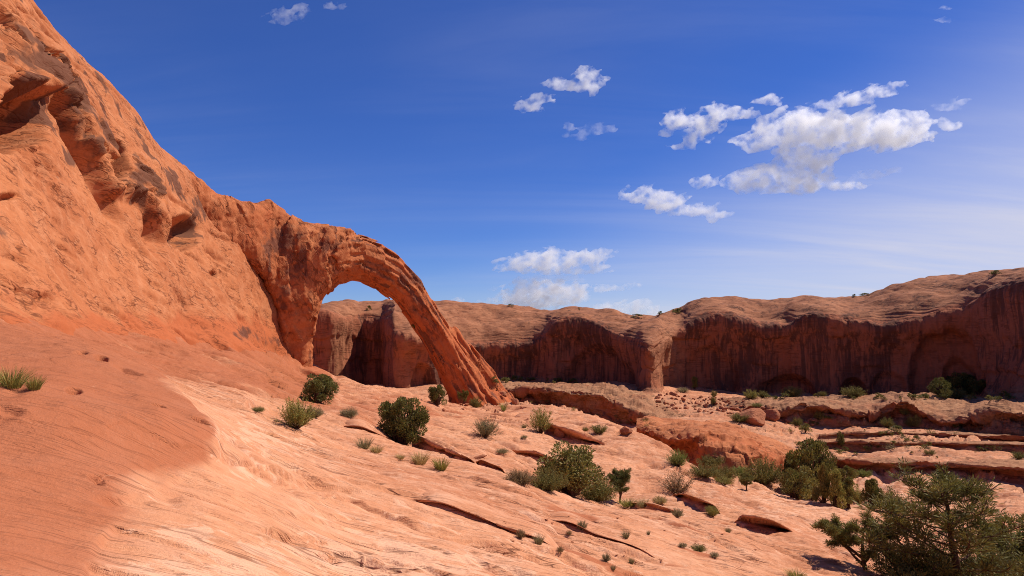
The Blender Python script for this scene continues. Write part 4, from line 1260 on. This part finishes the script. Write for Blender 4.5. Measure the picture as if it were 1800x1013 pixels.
# --- bushes on the bare slope, near the arch
plant('juniper', 1, 'dark', 559, 709, 60, 50, 'juniper', 'round dark green juniper alone on the slope left of the arch opening', 'juniper')
plant('bush', 1, 'yellow', 521, 753, 60, 52, 'shrub', 'olive yellow shrub below the round dark juniper at the left', 'shrub')
plant('mound', 1, 'grey', 553, 734, 30, 20, 'shrub', 'small grey shrub tucked right behind the olive yellow shrub', 'shrub')
plant('mound', 2, 'grey', 614, 733, 33, 17, 'shrub', 'low grey green cushion shrub midway between two dark junipers', 'shrub')
plant('twin', 1, 'dark', 703, 780, 90, 78, 'juniper', 'large dense two lobed juniper in the middle of the slope', 'juniper')
plant('tuft', 1, 'grey', 640, 789, 40, 22, 'grass_tuft', 'grey green grass tuft to the lower left of the two lobed juniper', 'grass tuft')
plant('tuft', 2, 'straw', 661, 796, 32, 15, 'grass_tuft', 'smaller dry tuft joined to the right of a grey green one', 'grass tuft')
plant('tuft', 3, 'straw', 739, 816, 45, 24, 'grass_tuft', 'straw coloured grass tuft below the two lobed juniper', 'grass tuft')
plant('tuft', 1, 'yellow', 775, 826, 42, 25, 'grass_tuft', 'greenest yellow grass tuft in the clump below the two lobed juniper', 'grass tuft')
plant('tuft', 2, 'straw', 704, 807, 24, 10, 'grass_tuft', 'thin pale grass tuft at the left end of the straw clump', 'grass tuft')
plant('bush', 2, 'grey', 853, 768, 46, 32, 'shrub', 'rounded grey green shrub alone below the foot of the arch leg', 'shrub')
plant('open', 1, 'yellow', 950, 761, 46, 44, 'shrub', 'feathery green shrub beside the red overhang right of the arch', 'shrub')
plant('juniper', 2, 'dark', 768, 712, 34, 34, 'juniper', 'dark juniper standing inside the opening against the arch leg', 'juniper')
plant('gnarl', 2, 'olive', 813, 713, 24, 27, 'juniper', 'small crooked tree at the foot of the arch leg with curved trunk', 'tree')
plant('bush', 3, 'olive', 836, 717, 22, 19, 'bush', 'little green bush at the arch foot right of the crooked tree', 'bush')
plant('yucca', 1, 'bright', 885, 722, 27, 20, 'yucca', 'spiky light green yucca at the right end of the arch foot', 'yucca')
plant('bush', 4, 'olive', 1053, 763, 30, 16, 'bush', 'low bush on the rounded crest above the red overhang', 'bush')
plant('mound', 1, 'olive', 1029, 758, 11, 7, 'bush', 'tiny bush beside the low bush on the rounded crest', 'bush')
plant('tuft', 4, 'grey', 921, 752, 16, 7, 'grass_tuft', 'faint grey tuft left of the feathery green shrub', 'grass tuft')
plant('mound', 3, 'grey', 882, 797, 24, 9, 'shrub', 'flat grey shrub on the slope below the rounded grey shrub', 'shrub')
plant('mound', 2, 'olive', 454, 724, 24, 10, 'shrub', 'flat olive shrub hugging a ledge left of the olive yellow shrub', 'shrub')
plant('mound', 4, 'grey', 921, 771, 12, 6, 'shrub', 'tiny grey shrub below the feathery green shrub', 'shrub')
# --- the row behind the slab edge
plant('spread', 1, 'olive', 1003, 868, 118, 84, 'juniper', 'wide open branched tree behind the edge of the slab', 'tree')
plant('mound', 3, 'olive', 962, 862, 66, 38, 'shrub', 'dense low shrub under the left side of the open branched tree', 'shrub')
plant('mound', 1, 'olive', 1048, 880, 74, 40, 'shrub', 'dense low shrub under the right side of the open branched tree', 'shrub')
plant('mound', 4, 'brown', 915, 850, 52, 24, 'shrub', 'brown dead looking shrub at the left end of the slab edge row', 'shrub')
plant('gnarl', 1, 'dark', 1090, 884, 60, 58, 'juniper', 'dense dark gnarled juniper with bare twisted trunk beside the open tree', 'juniper')
plant('tuft', 3, 'yellow', 1105, 890, 50, 14, 'grass_tuft', 'yellow grass at the foot of the gnarled juniper', 'grass tuft')
plant('mound', 2, 'straw', 1132, 893, 28, 15, 'shrub', 'pale straw shrub right of the gnarled juniper', 'shrub')
plant('mound', 3, 'straw', 1160, 886, 26, 14, 'shrub', 'pale grey cushion between the gnarled juniper and brown twiggy shrub', 'shrub')
plant('bush', 3, 'grey', 1190, 909, 22, 15, 'shrub', 'small round grey shrub below the brown twiggy shrub', 'shrub')
plant('bush', 4, 'yellow', 1252, 908, 24, 18, 'shrub', 'small yellow green shrub just left of the shaded rock hollow', 'shrub')
plant('twig', 1, 'brown', 1190, 868, 62, 42, 'shrub', 'brown twiggy shrub standing alone on the slab right of centre', 'shrub')
# --- in the gully
plant('bush', 1, 'bright', 1191, 820, 38, 28, 'bush', 'bright green bush in the gully below the orange rock hump', 'bush')
plant('mound', 1, 'olive', 1252, 818, 46, 18, 'bush', 'low dark bush under the hollowed face of the orange hump', 'bush')
plant('mound', 2, 'olive', 1238, 838, 56, 24, 'bush', 'wide dark bush in the gully, left half of a joined pair', 'bush')
plant('mound', 3, 'olive', 1272, 842, 46, 24, 'bush', 'wide dark bush in the gully, right half of a joined pair', 'bush')
plant('bush', 2, 'yellow', 1272, 852, 36, 14, 'bush', 'pale yellow green bush in front of the joined pair', 'bush')
plant('gnarl', 3, 'olive', 1313, 863, 38, 28, 'bush', 'small rounded bushy tree in front of the big grey green bush', 'bush')
plant('mound', 4, 'olive', 1343, 850, 66, 44, 'bush', 'big rounded grey green bush left of the tall dark juniper', 'bush')
plant('bush', 1, 'bright', 1304, 838, 40, 18, 'bush', 'light green bush peeking out left of the big rounded bush', 'bush')
# --- the tall group
plant('juniper', 3, 'pine', 1426, 876, 88, 98, 'juniper', 'tallest dark domed juniper of the group right of centre', 'juniper')
plant('column', 2, 'dark', 1389, 868, 34, 68, 'juniper', 'narrow dark juniper at the left edge of the tall domed one', 'juniper')
plant('juniper', 4, 'olive', 1399, 876, 70, 54, 'juniper', 'squat dark juniper in front of the tall domed one', 'juniper')
plant('column', 3, 'olive', 1447, 884, 38, 66, 'juniper', 'upright olive juniper spire in front of the tall domed one', 'juniper')
plant('column', 4, 'yellow', 1468, 890, 46, 62, 'juniper', 'yellow green juniper spire, second from the right in the group', 'juniper')
plant('column', 1, 'olive', 1490, 894, 40, 52, 'juniper', 'olive juniper spire at the right end of the tall group', 'juniper')
plant('juniper', 2, 'olive', 1488, 862, 42, 40, 'juniper', 'smaller juniper behind the yellow green spires', 'juniper')
plant('bush', 3, 'yellow', 1510, 884, 28, 24, 'bush', 'pale yellow bush at the right foot of the juniper group', 'bush')
plant('mound', 1, 'bright', 1519, 838, 28, 13, 'bush', 'low green bush under the dark riser beyond the juniper group', 'bush')
plant('cone', 2, 'dark', 1533, 898, 42, 54, 'juniper', 'dark pointed juniper standing right of the yellow green spires', 'juniper')
plant('open', 2, 'olive', 1570, 902, 62, 44, 'bush', 'loose olive bush right of the dark pointed juniper', 'bush')
# --- near, lower right
plant('pinyon', 1, 'pine', 1690, 1052, 270, 212, 'pinyon_pine', 'large open crowned pine in the lower right corner with a straight red trunk', 'pine tree')
plant('gnarl', 4, 'olive', 1524, 1002, 148, 96, 'pinyon_pine', 'short leaning pine with sunlit crown left of the large pine', 'pine tree')
plant('juniper', 1, 'dark', 1808, 1030, 120, 112, 'juniper', 'dark juniper cut off by the right edge of the picture', 'juniper')
plant('mound', 4, 'dark', 1620, 1035, 160, 85, 'bush', 'dark tangled bush between the short pine and the large pine', 'bush')
plant('mound', 2, 'dark', 1742, 1040, 130, 90, 'bush', 'low tangled bush right of the trunk of the large pine', 'bush')
# --- near, left mound and foreground tufts
plant('tuft', 4, 'yellow', 20, 682, 70, 42, 'grass_tuft', 'large green and straw grass tuft on the red mound at the left edge', 'grass tuft')
plant('tuft', 2, 'yellow', 60, 685, 40, 30, 'grass_tuft', 'smaller grass tuft touching the big one on the red mound', 'grass tuft')
small = [(915,947,18,16,'brown'),(947,957,26,20,'grey'),(1024,931,20,15,'grey'),(1100,946,22,16,'grey'),(1066,987,16,14,'grey'),(1110,991,16,12,'grey'),(1228,970,30,12,'olive'),
         (1280,936,16,10,'grey'),(985,972,14,11,'brown'),(1078,1002,14,10,'grey'),(1200,963,16,9,'grey'),(1140,940,10,8,'grey'),(1256,980,18,9,'grey'),(1399,1018,44,18,'yellow'),(1000,940,10,7,'brown')]
for i, (u, v, w_, h, t_) in enumerate(small):
    lab = {13: 'yellow green grass tuft at the bottom edge left of the pines'}.get(i, 'small dry tuft in the thin red soil of the lower slab')
    plant('tuft' if i % 2 else 'bush', 1 + i % 3, t_, u, v, w_, h, 'grass_tuft', lab, 'grass tuft', None if i == 13 else 'dry tufts on the lower slab')
# --- along the foot of the canyon wall
foot = [(1393,698,38,18,'yellow','bright green tree crown, lightest at the foot of the canyon wall'),(1500,699,40,20,'olive','wide green bush below the low cave in the canyon wall'),
        (1319,702,26,17,'yellow','light green bush at the right end of the rubble slope'),(1652,694,36,30,'dark','dark tree at the left of the thicket in the alcove'),(1690,694,44,38,'dark','tallest dark tree of the thicket in the alcove'),
        (1722,694,34,26,'dark','dark tree at the right of the thicket in the alcove'),(1671,690,30,28,'dark','dark tree behind the others of the alcove thicket'),(1664,700,20,16,'olive','sunlit bush in front of the alcove thicket, left one'),(1684,701,26,18,'olive','sunlit bush in front of the alcove thicket, right one'),
        (1221,684,11,22,'dark','dark slim tree in the shade right of the pale column'),(1340,699,18,12,'olive','olive bush between the rubble slope and lightest tree'),(1446,698,14,10,'olive','small bush between the lightest tree and the low cave'),
        (1200,690,24,9,'grey','grey bush at the top left of the rubble slope'),(1255,698,12,12,'olive','bush among the boulders in the middle of the rubble slope'),(1254,712,10,16,'olive','slim bush at the lower edge of the rubble slope')]
for i, (u, v, w_, h, t_, lab) in enumerate(foot):
    plant('juniper' if t_ == 'dark' else 'bush', 1 + i % 4, t_, u, v, w_, h, 'bush' if t_ != 'dark' else 'tree', lab, 'bush' if t_ != 'dark' else 'tree')
rng0 = np.random.RandomState(5)
for i in range(46):
    u = [874, 886, 897, 905, 918, 928, 938, 958, 972, 985, 1010][i % 11] + rng0.uniform(-5, 5) if i < 14 else rng0.uniform(1335, 1790)
    v = rng0.uniform(668, 676) if i < 14 else rng0.uniform(695, 704)
    h = rng0.uniform(5, 10)
    plant('speck', 1 + i % 3, 'olive' if i % 3 else 'dark', u, v, h * rng0.uniform(1.1, 1.9), h, 'bush', 'tiny dark bush in the row along the foot of the canyon wall', 'bush', 'tiny bushes along the wall foot')
for i in range(84):
    cl = [(1400,752),(1440,741),(1475,792),(1535,790),(1575,755),(1610,772),(1545,765),(1690,760),(1740,790),(1650,792),(1420,785)][i % 11]
    u = cl[0] + rng0.normal() * 17; v = cl[1] + rng0.normal() * 5
    h = rng0.uniform(0, 1) ** 2 * 9 + 3.5
    plant('speckbush' if i % 2 else 'speck', 1 + i % 3, ('olive', 'grey', 'dark', 'olive')[i % 4], u, v, h * rng0.uniform(1.0, 2.0), h, 'bush', 'tiny scattered bush on the flat between the domed ledge and the low bench', 'bush', 'tiny bushes on the flat')
for i in range(16):
    u = rng0.uniform(930, 1150); v = np.interp(u, [930, 1150], [708, 752]) + rng0.uniform(-10, 4); h = rng0.uniform(4, 9)
    plant('speckbush', 1 + i % 3, 'olive', u, v, h * 1.5, h, 'bush', 'tiny bush under the grey tan ledge below the cliff', 'bush', 'tiny bushes under the middle ledge')
plant('juniper', 4, 'dark', 1478, 783, 15, 24, 'juniper', 'lone slim dark juniper casting a shadow on the flat right of the hump', 'juniper')
for (u, v, w_, h, lab) in [(1440, 738, 18, 15, 'dark bush under the left hollow of the domed ledge'), (1402, 750, 18, 16, 'dark bush right of the big broken boulder'), (1300, 742, 40, 16, 'wide dark bush in front of the big broken boulder'), (1560, 752, 22, 18, 'bush at the foot of the steep cleft in the domed ledge'),
                           (1606, 752, 26, 22, 'bush at the right foot of the steep cleft'), (1635, 800, 20, 10, 'bush on the edge of the low bench'), (1790, 808, 24, 14, 'bush near the right end of the low bench'), (1330, 716, 24, 8, 'bush on top of the big broken boulder'), (1590, 730, 16, 14, 'bush growing inside the steep cleft')]:
    plant('bush', 2, 'olive', u, v, w_, h, 'bush', lab, 'bush')
# --- on the rim
for (u, v, w_, h, lab) in [(1748, 483, 22, 8, 'dark bush alone on the rim skyline at the far right'), (1501, 522, 9, 5, 'small round bush left of a pair on the rim skyline'), (1522, 521, 20, 6, 'wide flat bush on the rim skyline in a pair'), (648, 546, 10, 9, 'round bush on the pale rim seen through the arch'),
                           (729, 576, 16, 14, 'bush in a pocket behind the arch leg'), (1190, 551, 28, 9, 'dark brush in the rim notch above the pale column'), (1160, 553, 12, 6, 'left small bush in the rim notch'), (1018, 546, 4, 6, 'tiny upright bush on the middle rim'), (898, 539, 12, 5, 'small bush on the rim under the low clouds'), (1120, 558, 22, 6, 'low brush on the rim left of the notch')]:
    plant('speck', 2, 'dark', u, v, w_, h, 'bush', lab, 'bush')

LOCS = [drop(r[3], r[4]) for r in REQ]
rngp = np.random.RandomState(11)
for r, loc in zip(REQ, LOCS):
    kind, var, tint, u, v, w_, h, name, label, cat, group, yaw = r
    if loc is None or loc.y > 400:
        print('no ground under', label)
        continue
    k = loc.y / F
    root = bpy.data.objects.new(name, None); C.objects.link(root)
    root.location = loc
    root.rotation_euler = (0, 0, rngp.uniform(0, 6.28) if yaw is None else yaw)
    root.scale = (w_ * k, w_ * k, h * k)
    tag(root, label, cat, group)
    tm, cm = proto(kind, var, tint)
    if h < 12 and tm:
        tm = None
    for me, nm in ((tm, 'trunk'), (cm, 'crown')):
        if me:
            o = bpy.data.objects.new(nm, me); C.objects.link(o); o.parent = root

# ------------------------------------------------------------------ boulders
M_boulder = rock_mat('boulder_rock', (0.44, 0.18, 0.09), (0.33, 0.11, 0.05), (0.52, 0.26, 0.15), (0.42, 0.12, 0.05), along=0.5, across=1.6, crack=0.6, bump=0.5)


def boulder(seed, flat=0.75):
    import bmesh
    bm = bmesh.new(); bmesh.ops.create_icosphere(bm, subdivisions=4, radius=0.5)
    V = np.array([v.co[:] for v in bm.verts]); Fa = np.array([[v.index for v in f.verts] for f in bm.faces]); bm.free()
    rng = np.random.RandomState(seed)
    D_ = V / np.linalg.norm(V, axis=1)[:, None]
    r = np.full(len(V), 9.0)
    for k in range(13):                                   # cut by random planes: an angular block
        n = rng.normal(size=3); n /= np.linalg.norm(n)
        c = D_ @ n
        r = np.minimum(r, np.where(c > 0.05, rng.uniform(0.36, 0.52) / np.maximum(c, 0.05), 9))
    r = np.minimum(r, 0.72) + 0.02 * fbm(D_[:, 0] * 4, D_[:, 1] * 4, D_[:, 2] * 4 + seed, 3)
    V = D_ * r[:, None] * np.array([1, 0.9, flat])
    V[:, 2] += 0.25
    return mesh_from('boulder', V, Fa, M_boulder, {'red': np.full(len(V), 0.4), 'pale': np.full(len(V), 0.1), 'varnish_shade': np.zeros(len(V))}, smooth=False, keep=None)


BM = [boulder(i) for i in range(7)]
BREQ = []
for i in range(130):
    u = rng0.uniform(1155, 1345); c = np.interp(u, [1155, 1200, 1260, 1345], [706, 707, 712, 722])
    v = c + rng0.uniform(-13, 15); s_ = 3.0 + 8 * rng0.uniform() ** 2.2
    BREQ.append((u, v, s_, 'angular reddish boulder in the rubble slope right of the pale column', 'boulders of the rubble slope'))
for i in range(60):
    u = rng0.uniform(1480, 1660); v = rng0.uniform(742, 778); s_ = 2.5 + 7 * rng0.uniform() ** 2.5
    BREQ.append((u, v, s_, 'angular block fallen on the flat below the steep cleft', 'fallen blocks below the cleft'))
for i in range(26):
    u = rng0.uniform(1375, 1430); v = rng0.uniform(735, 752); s_ = 3 + 5 * rng0.uniform() ** 2
    BREQ.append((u, v, s_, 'small block in the debris right of the big broken boulder', 'debris beside the big boulder'))
for i in range(50):
    u = rng0.uniform(880, 1330); v = rng0.uniform(0, 1) * 95 + np.interp(u, [880, 1330], [885, 905]); s_ = 2.5 + 6 * rng0.uniform() ** 3
    BREQ.append((u, v, s_, 'small reddish stone lying loose on the lower slab', 'loose stones on the lower slab'))
for i in range(18):
    u = rng0.uniform(775, 925); v = rng0.uniform(706, 722); s_ = 2.5 + 6 * rng0.uniform() ** 2.5
    BREQ.append((u, v, s_, 'small red stone fallen at the foot of the arch leg', 'stones at the foot of the arch'))
for (u, v, s_, lab) in [(1322, 742, 50, 'big broken pale boulder leaning on the domed ledge'), (1350, 738, 30, 'reddish boulder attached to the right of the big pale one'), (906, 709, 13, 'small red boulder beyond the right end of the arch foot'), (884, 695, 14, 'red knob of rock on the outer slope of the arch foot'),
                        (985, 765, 24, 'cracked red block in the mouth of the red overhang'), (842, 806, 22, 'tilted slab fallen below the two lobed juniper'), (1100, 762, 20, 'pale boulder at the foot of the middle ledge')]:
    BREQ.append((u, v, s_, lab, None))
BL = [drop(b[0], b[1]) for b in BREQ]
for i, ((u, v, s_, lab, grp), loc) in enumerate(zip(BREQ, BL)):
    if loc is None or loc.y > 400:
        continue
    o = bpy.data.objects.new('boulder', BM[i % 7]); C.objects.link(o)
    k = s_ * loc.y / F
    o.location = loc; o.scale = (k, k * rngp.uniform(0.7, 1.1), k * rngp.uniform(0.6, 1.0) * (0.35 if 'flat' in lab or 'slab' in lab else 1))
    tl = 0.05 if 'flat' in lab else 0.3
    o.rotation_euler = (rngp.uniform(-tl, tl), rngp.uniform(-tl, tl), rngp.uniform(0, 6.28))
    tag(o, lab, 'boulder', grp)

# ------------------------------------------------------------------ clouds, about three kilometres off
def cloud_mat(dens, name):
    m = bpy.data.materials.new(name); m.use_nodes = True
    t = NT(m.node_tree)
    pos = t.n('ShaderNodeNewGeometry').outputs['Position']
    a = t.noise(pos, 0.022, 5, 0.62)
    f = t.step(a, 0.36, 0.62)
    vol = t.n('ShaderNodeVolumePrincipled', {'Color': (0.99, 0.985, 0.98, 1), 'Density': t.math('MULTIPLY', f, dens), 'Anisotropy': 0.4})
    o = t.n('ShaderNodeOutputMaterial'); t.t.links.new(vol.outputs[0], o.inputs['Volume'])
    try:
        m.cycles.volume_step_rate = 1.0
    except Exception:
        pass
    return m


CM = {'thick': cloud_mat(0.030, 'cloud_vapour'), 'mid': cloud_mat(0.026, 'thin_cloud_vapour'), 'wisp': cloud_mat(0.010, 'wispy_cloud_vapour')}
CY = 3000.0


def cloud(blobs, label, dens='thick', amp=1.0, px_v=2.2):
    B = np.array(blobs, float)
    m0 = (B[:, :2] - B[:, 2:] * 1.5).min(0) - 8; m1 = (B[:, :2] + B[:, 2:] * 1.5).max(0) + 8
    kk = CY / F
    gu = np.arange(m0[0], m1[0], px_v); gv = np.arange(m0[1], m1[1], px_v); hd = B[:, 3].max() * 1.15 + 8
    gw = np.arange(-hd, hd, px_v * 1.5)
    U, Vv, W_ = np.meshgrid(gu, gv, gw, indexing='ij')
    f = np.full(U.shape, -9.0)
    for (cu, cv, ru, rv) in B:
        dz = Vv - cv
        q = np.sqrt(((U - cu) / ru) ** 2 + (dz / np.where(dz > 0, rv * 0.75, rv)) ** 2 + (W_ / (0.8 * rv)) ** 2)
        g = 1 - q
        f = np.where(f < -5, g, -smin(-f, -g, 0.35))
    sz = np.median(B[:, 3])
    n = 0.62 * fbm((U * 0.92 - Vv * 0.39) / (sz * 1.9), (U * 0.39 + Vv * 0.92) / (sz * 0.8), W_ / (sz * 1.0), 5, 0.60)
    D_ = -(f + amp * n - 0.08)
    D_[0] = D_[-1] = 1; D_[:, 0] = D_[:, -1] = 1; D_[:, :, 0] = D_[:, :, -1] = 1
    Vx, Fx = surface_nets(D_, (m0[0], m0[1], -hd / 1.5), px_v)
    Wd = Vx[:, 2] * 1.5 * kk
    Pw = pix(Vx[:, 0], Vx[:, 1], CY + Wd * 0)
    dirn = Pw / np.linalg.norm(Pw, axis=1)[:, None]
    Pw = Pw + dirn * Wd[:, None]
    c = Pw.mean(0)
    o = mesh_from('cloud', Pw - c, Fx, CM[dens], None, True, False)
    o.location = c
    tag(o, label, 'cloud', 'clouds in the sky')


cloud([(1330,250,42,24),(1360,232,44,28),(1415,232,74,40),(1490,235,90,42),(1560,235,80,38),(1600,215,45,24),(1420,280,55,30),(1370,310,70,26),(1300,322,36,18),(1420,325,60,24),(1340,330,50,18),(1470,328,50,12)], 'largest white cloud, with a long lower lobe, at the upper right', 'thick', 0.72, 2.6)
cloud([(1455,185,35,12),(1500,175,40,16),(1545,163,32,14),(1578,150,18,9)], 'narrow cloud rising to the right just above the largest one', 'mid')
cloud([(1186,214,24,20),(1170,236,14,9),(1235,222,34,24),(1262,200,32,20),(1300,200,34,14),(1350,178,28,12),(1200,258,24,9),(1222,242,28,14)], 'slanting white cloud left of the largest one', 'thick')
cloud([(1130,345,40,18),(1175,358,45,20),(1220,370,45,14),(1262,378,28,8),(1252,388,10,6)], 'long tapering cloud below the slanting one', 'thick')
cloud([(1240,320,24,14),(1228,325,14,8)], 'small puff between the slanting and the tapering clouds', 'mid')
cloud([(1035,140,30,20),(1020,152,30,14),(985,148,30,13),(1042,158,12,14),(1050,145,22,12)], 'bent white cloud high above the middle rim', 'mid')
cloud([(928,188,24,14),(950,175,26,11),(918,192,14,9)], 'small cloud just left of the bent white one', 'mid')
cloud([(1045,230,30,12),(1020,242,18,8),(1070,227,18,8)], 'thin pale cloud below the bent white one', 'wisp')
cloud([(1000,225,12,10),(994,238,8,6)], 'wisp at the left end of the thin pale cloud', 'wisp')
cloud([(912,468,46,16),(960,462,70,24),(1012,456,60,18),(1052,446,30,10),(970,446,20,11),(985,476,80,10),(1055,470,26,8)], 'flat bottomed cloud low over the middle rim', 'thick', 0.8)
cloud([(940,520,62,30),(985,518,50,26),(920,536,56,18),(1003,512,28,15),(900,540,30,12)], 'hazy grey cloud sinking behind the middle rim', 'thick', 0.8)
cloud([(945,492,40,9),(985,490,40,9),(1020,494,24,6)], 'broken cloud strip between the two low middle clouds', 'wisp')
cloud([(1062,508,30,9),(1110,502,22,6),(1085,508,26,6)], 'small oval cloud right of the low middle clouds', 'mid')
cloud([(805,530,16,8)], 'cloud tip poking over the rim next to the arch leg', 'mid', 0.7)
cloud([(852,531,16,8),(886,530,22,10)], 'pair of cloud tips poking over the rim right of the arch', 'mid', 0.7)
cloud([(1080,545,50,14),(1120,540,40,12),(1130,552,44,10),(1125,530,20,7)], 'low cloud bank behind the dip in the rim', 'mid', 0.8)
cloud([(866,508,14,6)], 'faint small puff left of the low middle clouds', 'wisp')
cloud([(505,28,32,13),(525,16,20,12),(490,38,18,8)], 'pale streaky cloud at the top of the sky left of centre', 'wisp', 1.2)
cloud([(582,12,14,9),(600,12,10,7)], 'tiny pale wisp at the top of the sky', 'wisp', 1.2)
cloud([(1665,190,28,9),(1690,180,18,9)], 'faint wisp right of the largest cloud', 'wisp', 1.2)
cloud([(1668,222,22,12),(1655,215,12,9)], 'small white puff right of the largest cloud', 'mid')
cloud([(1530,308,34,10),(1490,325,36,9),(1570,300,20,8)], 'thin tail trailing right under the largest cloud', 'wisp')
cloud([(1660,36,22,6),(1662,15,12,5)], 'faint streak near the top right corner', 'wisp', 1.2)
